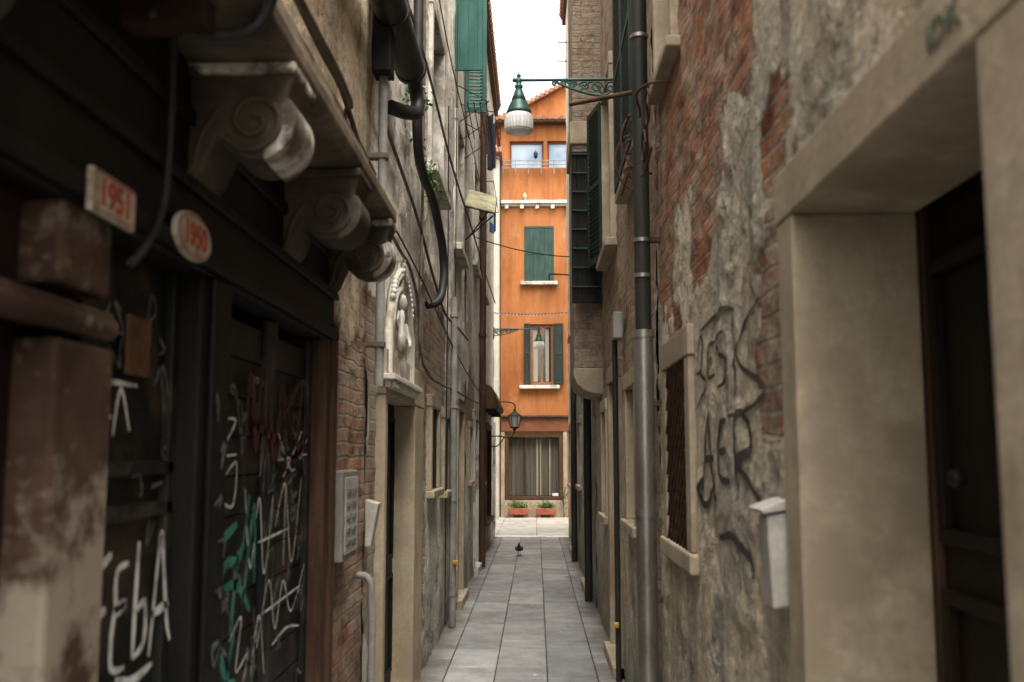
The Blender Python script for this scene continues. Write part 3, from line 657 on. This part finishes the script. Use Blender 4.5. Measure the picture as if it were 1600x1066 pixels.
for y in (5.35,5.75):
    sp+=[spiral(XR-.08,3.45,y,.06,1.2,1,0),spiral(XR-.07,3.3,y,.05,1.2,-1,math.pi),[(XR,y,3.55),(XR-.13,y,3.5),(XR-.13,y,3.25),(XR,y,3.18)]]
for z in (3.18,3.5):sp.append([(XR-.13,5.3,z),(XR-.13,5.8,z)])
sp+=[spiral_w(XR-.09,4.75,3.33,.12,1.3,1,0),spiral_w(XR-.09,4.95,3.2,.1,1.3,-1,math.pi),[(XR,4.6,3.42),(XR-.09,4.62,3.42),(XR-.09,5.1,3.42)],[(XR-.09,4.6,3.1),(XR-.09,4.9,3.06),(XR-.09,5.1,3.1)]]
tube('scrolls',sp,.006,iron,p)

RB=grp('worn_brick_house')
HBR=[(7.7,8.5,-.1,2.25),(8.95,9.5,1.1,2.05),(5.8,6.9,3.5,5.1),(6.3,6.9,1.2,2.1),(8.1,9.0,3.4,4.9)]
mkwall('brick_plaster_wall','R',5.3,11.0,7.7,[(5.3,11,2.15,9.4),(5.3,6.2,.2,2)],1.15,HBR,W_R2,RB,71,fine=.024,zf=5.5,ridge=.014)
body('R',5.3,11.0,7.7,W_R2,RB,.08)
opening('R',7.71,8.49,0,2.24,.13,.26,stone,RB,'door',name='door')
opening('R',8.96,9.49,1.11,2.04,.1,.2,stone,RB,'window',sill=.03,name='low_window',pmat=brownwood)
opening('R',6.31,6.89,1.21,2.09,.1,.2,stone,RB,'window',sill=.03,name='low_window',pmat=brownwood)
opening('R',5.81,6.89,3.51,5.09,.1,.2,stone,RB,'window',sill=.04,name='upper_window')
opening('R',8.11,8.99,3.41,4.89,.1,.2,stone,RB,'window',sill=.05,name='upper_window')
wshut('R',5.74,6.96,3.5,5.12,green_bk,RB)
shutter('open_green_leaf',(XR-.02,9.0,3.42),math.radians(102),.45,1.5,green_bk,RB)
p=grp('chimney_breast')
def bmesh_box_brk(name,b,mat,parent):
    o=boxes(name,[b],mat,parent,.012);a=o.data.attributes.new('brk','FLOAT','POINT');a.data.foreach_set('value',[.62]*8);return o
bmesh_box_brk('shaft',(.375,XR+.1,9.85,10.9,2.5,8.6),W_R2,p)
prism('corbelled_base',[(.365,2.5),(.37,2.42),(.40,2.34),(.47,2.28),(.56,2.25),(XR+.1,2.23),(XR+.1,2.5)],9.84,10.91,stone,p,.01)
boxes('stone_band',[(.345,XR+.05,9.82,10.93,4.78,5.02)],stone,p,.012)
boxes('cap',[(.33,XR+.1,9.8,10.95,8.6,8.75)],terracotta,p,.012)
p=grp('black_open_shutter')
shutter('leaf',(XR-.285,9.62,3.12),math.radians(3),.285,1.52,blackwood,p,False,.04)
M=Matrix.Translation((XR-.285,9.62,3.12))@Matrix.Rotation(math.radians(3),4,'Z')
boxes('battens',[(.0,.285,-.02,-.001,.15+.19*i,.165+.19*i) for i in range(8)],greenp,p,.003,M)
p=grp('gas_pipe')
tube('pipe',[[(XR-.05,7.45,.02),(XR-.05,7.45,2.55)]],.02,pipe_dk,p,False)
wb('meter_box','R',[(-.07,.0,7.3,7.5,2.5,2.7)],pipe_gr,p,.01)
wb('valve','R',[(-.085,-.045,7.40,7.44,.40,.44)],brass,p,.01)

RC=grp('aged_plaster_house')
HCR=[(12.0,12.9,-.1,2.25),(14.3,15.0,1.2,2.1),(16.4,17.3,-.1,2.3),(12.6,13.5,3.6,5.1),(16,16.9,3.6,5.1),(18.2,19,1.1,2.1)]
mkwall('aged_wall','R',11.0,20.5,10.9,[(11,15,2.2,4.2),(11,13,6,10),(15,20,.6,2)],.85,HCR,W_R3,RC,93,fine=.04,zf=6)
body('R',11.0,20.5,10.9,W_R3,RC,.10,14)  # unseen core depth extended to hold sky light off the orange facade
opening('R',12.01,12.89,0,2.24,.12,.25,stone,RC,'door',name='door',pmat=brownwood)
opening('R',14.31,14.99,1.21,2.09,.1,.2,stone,RC,'window',sill=.03,name='low_window')
opening('R',16.41,17.29,0,2.29,.12,.25,stone,RC,'door',name='door')
opening('R',18.21,18.99,1.11,2.09,.1,.2,stone,RC,'window',sill=.03,name='low_window')
opening('R',12.61,13.49,3.61,5.09,.1,.2,stone_w,RC,'window',sill=.08,name='upper_window')
opening('R',16.01,16.89,3.61,5.09,.1,.2,stone_w,RC,'window',sill=.08,name='upper_window')
p=grp('dark_drainpipe')
tube('pipe',[[(XR-.06,11.4,0.02),(XR-.06,11.4,2.6)],[(XR-.06,15.6,0.02),(XR-.06,15.6,10.8)]],.045,pipe_dk,p,False)
p=grp('iron_wall_rod')
tube('rod',[[(XR,19.0,5.1),(.26,19.0,5.12)],[(.26,19.0,5.12),(.26,19.0,5.0)]],.015,iron,p,False)
p=grp('iron_roof_bracket')
tube('bracket',[[(XR,19.5,9.6),(.46,19.5,9.6),(.46,19.5,10.0),(XR,19.5,10.0)]],.015,blackiron,p,False)

# ============================================================ lamps
def street_lamp(x_wall,x_end,y,z,parent_name='street_lamp'):
    p=grp(parent_name);s=1 if x_end<x_wall else -1
    L=abs(x_wall-x_end)
    fx=lambda d:x_wall-s*d
    tube('arm',[[(fx(-.03),y,z),(fx(L+.02),y,z)]],.0125,lampg,p,False)
    lathe('arm_knob',[(0,-.02),(.016,-.012),(.021,0),(.016,.012),(0,.02)],(fx(L+.03),y,z),lampg,p,10)
    tube('lower_rod',[[(fx(0),y,z-.13),(fx(.16),y,z-.125),(fx(.34),y,z-.08),(fx(.50),y,z-.012)]],.010,lampg,p)
    tube('wall_bar',[[(fx(.015),y,z-.2),(fx(.015),y,z+.05)]],.013,lampg,p,False)
    sc=[]
    def sp2(cx,cz,r,turns,dr,a0):
        return [(fx(cx+r*(1-t*.8)*math.cos(a0+dr*turns*2*math.pi*t)),y,z+cz+r*(1-t*.8)*math.sin(a0+dr*turns*2*math.pi*t)) for t in np.linspace(0,1,14)]
    sc+=[sp2(.075,-.065,.05,1.4,1,0),sp2(.18,-.06,.045,1.4,-1,math.pi),sp2(.275,-.05,.038,1.3,1,0),sp2(.36,-.04,.03,1.3,-1,math.pi),sp2(.43,-.028,.02,1.2,1,0)]
    sc+=[[(fx(.03),y,z-.02),(fx(.12),y,z-.115),(fx(.22),y,z-.02),(fx(.32),y,z-.08),(fx(.41),y,z-.01)]]
    sc+=[sp2(.50,-.03,.018,1.2,-1,math.pi)]
    tube('scrollwork',sc,.008,lampg,p)
    c=(fx(L-.0),y,z)
    lathe('lamp_hood',[(0,.085),(.004,.075),(.006,.05),(.016,.04),(.018,.028),(.008,.018),(.022,.012),(.024,-.015),(.018,-.03),(.03,-.04),(.032,-.055),(.024,-.065),(.034,-.09),(.044,-.12),(.056,-.15),(.052,-.155),(.064,-.175),(.078,-.205),(.088,-.235),(.094,-.245),(.094,-.262),(.086,-.266)],c,lampg,p,28)
    seg=56;prof=[(.084,-.262),(.096,-.275),(.103,-.30),(.107,-.35),(.104,-.385),(.092,-.402),(.05,-.41),(.0,-.412)]
    v=[];f=[]
    for r,zz in prof:
        for k in range(seg):
            a=2*math.pi*k/seg;rr=r*(1+.03*(k%2));v.append((c[0]+rr*math.cos(a),c[1]+rr*math.sin(a),c[2]+zz))
    for i in range(len(prof)-1):
        for k in range(seg):
            k2=(k+1)%seg;f.append((i*seg+k,i*seg+k2,(i+1)*seg+k2,(i+1)*seg+k))
    mobj('glass_bell',v,f,lampglass,p,False)
    boxes('wall_plate',[(fx(-.04),fx(.01),y-.04,y+.04,z-.22,z+.07)],lampg,p,.004)
street_lamp(XR,-.125,7.2,4.44)
street_lamp(XL,.055,20.2,4.2)
p=grp('wall_lantern')
c=(-.42,19.3,2.33)
lathe('lantern_roof',[(0,.20),(.02,.19),(.025,.15),(.05,.13),(.13,.07),(.135,.06)],c,blackiron,p,6,False)
lathe('lantern_glass',[(.115,.055),(.075,-.15)],c,lampglass,p,6,False)
lathe('lantern_base',[(.085,-.15),(.08,-.17),(.04,-.19),(.015,-.23),(0,-.24)],c,blackiron,p,6,False)
tube('lantern_bars',[[(c[0]+.12*math.cos(a),c[1]+.12*math.sin(a),c[2]+.058),(c[0]+.08*math.cos(a),c[1]+.08*math.sin(a),c[2]-.155)] for a in [i*math.pi/3 for i in range(6)]],.008,blackiron,p,False)
tube('lantern_bracket',[[(XL,19.3,2.0),(-.7,19.3,2.0),(-.5,19.3,1.98),(-.42,19.3,2.08)],[(XL,19.3,1.8),(-.75,19.3,1.82),(-.62,19.3,1.98)],[(-.42,19.3,2.5),(-.42,19.3,2.6),(-.6,19.3,2.66),(XL,19.3,2.62)]],.012,blackiron,p)
p=grp('overhead_cables')
def catn(a,b,sag,n=12):
    a=Vector(a);b=Vector(b);return [tuple(a.lerp(b,i/n)-Vector((0,0,sag*4*(i/n)*(1-i/n)))) for i in range(n+1)]
tube('cables',[catn((XL,14,4.75),(XR,15,4.65),.07),catn((XL,20.3,4.55),(XR,20.3,4.55),.03)],.008,rubber,p,False)
bulbs=[]
for q in catn((XL,20.3,4.55),(XR,20.3,4.55),.03,22)[1:-1]:bulbs.append([q,(q[0],q[1],q[2]-.03)])
tube('string_bulbs',bulbs,.014,cloth_w,p,False)

# ============================================================ END OF THE ALLEY
OB=grp('orange_house');YO=26.7
def facade(name,y,x0,x1,z0,z1,holes,mat,parent):
    xs=sorted({x0,x1}|{h[0] for h in holes}|{h[1] for h in holes});zs=sorted({z0,z1}|{h[2] for h in holes}|{h[3] for h in holes})
    v=[];f=[]
    for i in range(len(xs)-1):
        for j in range(len(zs)-1):
            cx=(xs[i]+xs[i+1])/2;cz=(zs[j]+zs[j+1])/2
            if any(h[0]<cx<h[1] and h[2]<cz<h[3] for h in holes):continue
            n=len(v);v+=[(xs[i],y,zs[j]),(xs[i+1],y,zs[j]),(xs[i+1],y,zs[j+1]),(xs[i],y,zs[j+1])];f.append((n,n+1,n+2,n+3))
    for h in holes:
        d=.3;n=len(v)
        v+=[(h[0],y,h[2]),(h[1],y,h[2]),(h[1],y,h[3]),(h[0],y,h[3]),(h[0],y+d,h[2]),(h[1],y+d,h[2]),(h[1],y+d,h[3]),(h[0],y+d,h[3])]
        f+=[(n,n+1,n+5,n+4),(n+1,n+2,n+6,n+5),(n+2,n+3,n+7,n+6),(n+3,n,n+4,n+7)]
    return mobj(name,v,f,mat,parent)
fh=[(-.84,.70,.46,2.2),(-.16,.46,3.5,5.15),(-.32,.49,6.32,7.85),(-.72,.22,9.5,10.25),(.32,1.4,9.5,10.25),(1.6,2.4,3.5,5.15),(1.6,2.4,6.32,7.85)]
facade('facade',YO,-.96,5,0,10.7,fh,orange,OB)
boxes('core',[(-.958,5,YO+.32,34,0,10.68),(-.96,-.93,YO+.002,YO+.32,0,10.68)],orange,OB,0)
boxes('shopfront_frame',[(-.84,-.74,YO-.03,YO+.15,.46,2.2),(.60,.70,YO-.03,YO+.15,.46,2.2),(-.74,.60,YO-.03,YO+.15,2.1,2.2),(-.74,.60,YO-.03,YO+.15,.46,.54),(-.30,-.27,YO,YO+.12,.54,2.1)],brownwood,OB,.01)
boxes('shop_glass',[(-.74,.6,YO+.16,YO+.168,.54,2.1)],glass_shop,OB,0)
v=[];f=[]
for i in range(61):
    x=-.73+1.32*i/60;yy=YO+.125+.018*math.sin(i*1.1)+.008*math.sin(i*2.7);v+=[(x,yy,.56),(x,yy,2.08)]
    if i:f.append((2*i-2,2*i,2*i+1,2*i-1))
mobj('curtains_back',v,f,curtain_d,OB,True)
boxes('curtain_folds',[(.0,.04,YO+.085,YO+.095,.56,2.05),(.09,.12,YO+.085,YO+.095,.56,2.05),(.34,.37,YO+.085,YO+.095,.56,2.05)],curtain,OB,.003)
boxes('price_card',[(.42,.58,YO+.02,YO+.03,.56,.63)],cloth_w,OB,0)
boxes('shop_pilasters',[(-.95,-.85,YO-.05,YO-.002,0,2.25),(.71,.82,YO-.05,YO-.002,0,2.25)],stone,OB,.01)
boxes('shop_base',[(-.85,.71,YO-.06,YO-.003,0.0,.44)],stone,OB,.01)
boxes('shop_fascia',[(-.95,5,YO-.06,YO-.002,2.26,2.62)],orange_dk,OB,.01)
boxes('shop_fascia_ledge',[(-.95,5,YO-.12,YO-.002,2.63,2.69)],brownwood,OB,.01)
boxes('window_frame',[(-.16,-.1,YO+.05,YO+.12,3.5,5.15),(.40,.46,YO+.05,YO+.12,3.5,5.15),(-.1,.4,YO+.05,YO+.12,5.06,5.15),(-.1,.4,YO+.05,YO+.12,3.5,3.58),(.125,.175,YO+.05,YO+.12,3.58,5.06)],smat('orange_brown_window_frame',(.16,.065,.03),(.25,.11,.05)),OB,.006)
boxes('window_glass',[(-.16,.46,YO+.11,YO+.115,3.5,5.15)],glass,OB,0)
boxes('lace_curtain',[(-.08,.04,YO+.095,YO+.1,3.6,5.04),(.25,.34,YO+.095,YO+.1,3.6,5.04)],curtain,OB,.002)
shutter('open_shutter_left',(-.33,YO-.09,3.5),math.radians(0),.17,1.66,green_bk,OB)
shutter('open_shutter_right',(.46,YO-.06,3.5),math.radians(-12),.27,1.66,green_bk,OB)
shutter('closed_shutter_left',(-.32,YO-.015,6.33),0,.402,1.52,greenp,OB,False)
shutter('closed_shutter_right',(.087,YO-.015,6.33),0,.402,1.52,greenp,OB,False)
boxes('window_sills',[(-.45,.62,YO-.12,YO-.002,3.40,3.49),(-.42,.58,YO-.12,YO-.002,6.22,6.31)],stone_w,OB,.01)
boxes('string_course',[(-.95,5,YO-.14,YO-.002,8.46,8.55),(-.95,5,YO-.08,YO-.003,8.40,8.458)]+[(-.85+.42*i,-.75+.42*i,YO-.11,YO-.081,8.32,8.45) for i in range(12)],stone_w,OB,.01)
boxes('loggia_glass',[(-.72,.22,YO+.12,YO+.13,9.5,10.25),(.32,1.4,YO+.12,YO+.13,9.5,10.25)],glass_sky,OB,0)
boxes('loggia_frames',[(-.72,-.67,YO+.08,YO+.118,9.5,10.25),(.17,.22,YO+.08,YO+.118,9.5,10.25),(-.67,.17,YO+.08,YO+.118,10.19,10.25),(.32,.37,YO+.08,YO+.118,9.5,10.25),(.37,1.4,YO+.08,YO+.118,10.19,10.25)],orange_dk,OB,.004)
tube('loggia_railing',[[(-.9,YO-.12,z),(1.6,YO-.12,z)] for z in (9.45,9.55,9.66)]+[[(-.9+.35*i,YO-.12,9.3),(-.9+.35*i,YO-.12,9.68)] for i in range(8)],.012,pipe_gr,OB,False)
lathe('loggia_hanging_lantern',[(0,.18),(.01,.1),(.06,.05),(.05,-.08),(0,-.12)],(.0,YO-.05,9.85),blackiron,OB,8)
boxes('eave_soffit',[(-1.1,5,YO-.32,YO+.3,10.70,10.76)],brownwood,OB,0)
tl=[]
x=-1.05
while x<4.9:
    tl.append([(x,YO-.38,10.80),(x,YO+.9,11.05)]);x+=.16
tube('eave_tiles',tl,.062,terracotta,OB,False)
v=[(-1.1,YO-.33,10.77),(5,YO-.33,10.77),(5,YO+.9,11.0),(-1.1,YO+.9,11.0)]
mobj('eave_deck',v,[(0,1,2,3)],terracotta,OB)
gp=[(-1.0,10.9),(-1.0,11.15),(1.9,12.75),(4.8,11.15),(4.8,10.9)]
v=[(a,YO+.95,b) for a,b in gp]+[(a,34,b) for a,b in gp]
mobj('upper_gable',v,[(0,1,2,3,4),(9,8,7,6,5),(1,6,7,2),(2,7,8,3),(0,5,6,1)],orange,OB)
sl=[]
for i in range(24):
    t=i/23;sl.append([(-1.15+3.05*t,YO+.75,11.14+1.66*t),(-1.15+3.05*t,33,11.14+1.66*t)])
tube('gable_tiles',sl,.07,terracotta,OB,False)
tube('gable_edge_tiles',[[(-1.2,YO+.82,11.08),(1.9,YO+.82,12.78)],[(1.9,YO+.82,12.78),(4.9,YO+.82,11.1)]],.055,terracotta,OB,False)
lathe('roof_urn',[(0,0),(.05,.02),(.035,.05),(.07,.12),(.04,.17),(.02,.19),(0,.23)],(-.3,YO-.08,8.555),stone,OB,12)
for i,xc in enumerate((-.47,.25)):
    p=grp('flower_box')
    prism_y=[(xc-.24,.08),(xc+.24,.08),(xc+.27,.24),(xc-.27,.24)]
    v=[(a,YO-.30,b) for a,b in prism_y]+[(a,YO-.08,b) for a,b in prism_y]
    mobj('planter',v,[(0,1,2,3),(7,6,5,4),(0,4,5,1),(1,5,6,2),(3,2,6,7),(0,3,7,4)],box_terra,p,bevel=.01)
    boxes('feet',[(xc-.2,xc-.14,YO-.28,YO-.1,0,.08),(xc+.14,xc+.2,YO-.28,YO-.1,0,.08)],box_terra,p,.004)
    leaves('foliage',(xc,YO-.19,.31),(.12,.05,.05),320,.035,weed,p)
p=grp('climbing_plant')
tube('stem',[[(.72,YO-.15,0),(.70,YO-.18,.4),(.75,YO-.16,.75)]],.01,brownwood,p)
leaves('foliage',(.72,YO-.17,.55),(.05,.05,.16),90,.03,weed,p)
PH=grp('pale_neighbour_house')
facade('facade',25.9,-7,-.98,0,9.6,[(-2.4,-1.5,3.4,4.9),(-2.4,-1.5,6.3,7.6),(-2.6,-1.4,.4,2.2)],pale,PH)
boxes('core',[(-7,-.982,26.22,33,0,9.6),(-1.0,-.981,25.902,26.21,0,9.6)],pale,PH,0)
boxes('windows',[(-2.4,-1.5,26.05,26.07,3.4,4.9),(-2.4,-1.5,26.05,26.07,6.3,7.6),(-2.6,-1.4,26.05,26.07,.4,2.2)],glass,PH,0)
boxes('roof_edge',[(-7.1,-.9,25.6,33,9.605,9.75)],terracotta,PH,.02)

# ============================================================ GROUND
gr=grp('ground')
mobj('ground_sheet',[(-400,-400,-.012),(400,-400,-.012),(400,400,-.012),(-400,400,-.012)],[(0,1,2,3)],dirt,gr)
def paving(name,x0,x1,y0,y1,cols,lens,mat,along='y',gap=.009,seed=3):
    rs=random.Random(seed);v=[];f=[];val=[]
    tot=sum(cols);x=x0
    for cw in cols:
        w=(x1-x0)*cw/tot;y=y0-rs.uniform(0,lens[0])
        while y<y1:
            l=rs.uniform(*lens);a,b,c,d=x+gap/2,x+w-gap/2,y+gap/2,min(y+l,y1)-gap/2
            if d-c>.03:
                r=rs.random();zz=rs.uniform(-.002,.002);t=[rs.uniform(-.0022,.0022) for _ in range(4)]
                n=len(v);e=.006
                v+=[(a,c,-.01),(b,c,-.01),(b,d,-.01),(a,d,-.01),(a,c,zz-.004+t[0]),(b,c,zz-.004+t[1]),(b,d,zz-.004+t[2]),(a,d,zz-.004+t[3]),
                    (a+e,c+e,zz+t[0]),(b-e,c+e,zz+t[1]),(b-e,d-e,zz+t[2]),(a+e,d-e,zz+t[3])]
                for k in range(4):
                    k2=(k+1)%4;f+=[(n+k,n+k2,n+4+k2,n+4+k),(n+4+k,n+4+k2,n+8+k2,n+8+k)]
                f.append((n+8,n+9,n+10,n+11));val+=[r]*12
            y+=l
        x+=w
    o=mobj(name,v,f,mat)
    at=o.data.attributes.new('rnd','FLOAT','POINT');at.data.foreach_set('value',val);return o
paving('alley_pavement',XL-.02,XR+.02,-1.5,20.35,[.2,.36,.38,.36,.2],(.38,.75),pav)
paving('crossing_pavement',-9,9,20.62,26.66,[.6]*22,(.5,1.0),pav2,seed=9)
boxes('stone_edge_strip',[(-9,9,20.36,20.61,-.02,.006)],stone_w,None,.004)
p=grp('litter')
for i in range(10):
    x=random.uniform(-.7,.55);y=random.uniform(7,16);s=random.uniform(.008,.02)
    mobj('scrap',[(x-s,y-s,.004),(x+s,y-s*.6,.008),(x+s*.8,y+s,.004),(x-s*.7,y+s,.01)],[(0,1,2,3)],cloth_w if i%2 else cablem,p)
# ============================================================ PIGEON
pg=grp('pigeon')
pm=smat('pigeon_feathers',(.02,.022,.026),(.06,.063,.07),25,.6,.3,90)
def skin(name,pts,rad,mat,parent,edges=None,sub=2):
    m=bpy.data.meshes.new(name);m.from_pydata(pts,edges or [(i,i+1) for i in range(len(pts)-1)],[]);o=link(bpy.data.objects.new(name,m),parent,mat)
    s=o.modifiers.new('s','SKIN')
    for v,r in zip(m.skin_vertices[0].data,rad):v.radius=(r,r) if not isinstance(r,tuple) else r
    m.skin_vertices[0].data[0].use_root=True
    o.modifiers.new('sub','SUBSURF').levels=sub;o.modifiers['sub'].render_levels=sub;return o
bx,by=-.29,16.6
q=lambda a,b,c:(bx+a*1.15,by+b*1.15,c*1.15)
skin('body',[q(.0,.14,.065),q(0,.09,.075),q(0,.03,.09),q(0,-.03,.105),q(0,-.065,.125),q(0,-.08,.155),q(0,-.085,.175),q(0,-.10,.178)],[(.025,.01),(.034,.02),(.052,.043),(.055,.052),(.041,.041),(.023,.023),(.024,.024),(.014,.014)],pm,pg)
mobj('tail',[q(-.02,.1,.075),q(.02,.1,.075),q(.032,.2,.052),q(-.032,.2,.052),q(-.02,.1,.068),q(.02,.1,.068),q(.032,.2,.047),q(-.032,.2,.047)],BF,pm,pg,bevel=.002)
for s in (-1,1):
    skin('wing',[q(s*.040,-.03,.115),q(s*.05,.02,.10),q(s*.042,.08,.085),q(s*.022,.15,.07)],[(.014,.027),(.014,.038),(.010,.027),(.005,.009)],pm,pg)
    tube('leg',[[q(s*.018,-.005,.06),q(s*.02,-.0,.03),q(s*.02,-.004,.004)],[q(s*.02,-.004,.006),q(s*.02,-.035,.004)],[q(s*.02,-.004,.006),q(s*.032,-.028,.004)],[q(s*.02,-.004,.006),q(s*.008,-.028,.004)],[q(s*.02,-.004,.006),q(s*.02,.014,.004)]],.003,smat('pigeon_leg_red',(.3,.06,.05),(.4,.1,.08)),pg)
mobj('beak',[q(-.005,-.118,.178),q(.005,-.118,.178),q(0,-.118,.185),q(0,-.14,.172)],[(0,1,3),(1,2,3),(2,0,3),(0,2,1)],blackiron,pg)

# ============================================================ LIGHT
w=bpy.data.worlds.new('World');S.world=w;w.use_nodes=True
t=w.node_tree;bg=t.nodes['Background']
sun_dir=Vector((.13,-.34,.93)).normalized()
el=math.asin(sun_dir.z);rot=math.atan2(sun_dir.x,sun_dir.y)
sky=t.nodes.new('ShaderNodeTexSky');sky.sky_type='NISHITA';sky.sun_disc=False;sky.sun_elevation=el;sky.sun_rotation=rot
sky.air_density=1.0;sky.dust_density=5;sky.ozone_density=1
hs=t.nodes.new('ShaderNodeHueSaturation');hs.inputs['Saturation'].default_value=.22;hs.inputs['Value'].default_value=6.4
t.links.new(sky.outputs[0],hs.inputs['Color'])
mx=t.nodes.new('ShaderNodeMixRGB');mx.blend_type='MULTIPLY';mx.inputs[0].default_value=1;mx.inputs[2].default_value=(1.0,.962,.895,1)
t.links.new(hs.outputs[0],mx.inputs[1]);t.links.new(mx.outputs[0],bg.inputs['Color'])
bg.inputs['Strength'].default_value=.15
ld=bpy.data.lights.new('sun','SUN');ld.energy=1.5;ld.angle=math.radians(35);ld.color=(1,.96,.89)
lo=bpy.data.objects.new('sun',ld);COL.objects.link(lo);lo.rotation_euler=sun_dir.to_track_quat('Z','Y').to_euler()
# ============================================================ CAMERA
cd=bpy.data.cameras.new('camera');cam=bpy.data.objects.new('camera',cd);COL.objects.link(cam)
cam.location=(0,0,1.65);cam.rotation_euler=(math.radians(96.5),0,math.radians(1.4))
cd.lens=35;cd.sensor_width=36;cd.clip_end=1500;cd.clip_start=.05
cd.dof.use_dof=True;cd.dof.focus_distance=9.5;cd.dof.aperture_fstop=2.7
S.camera=cam
S.view_settings.view_transform='Standard';S.view_settings.look='None';S.view_settings.exposure=0
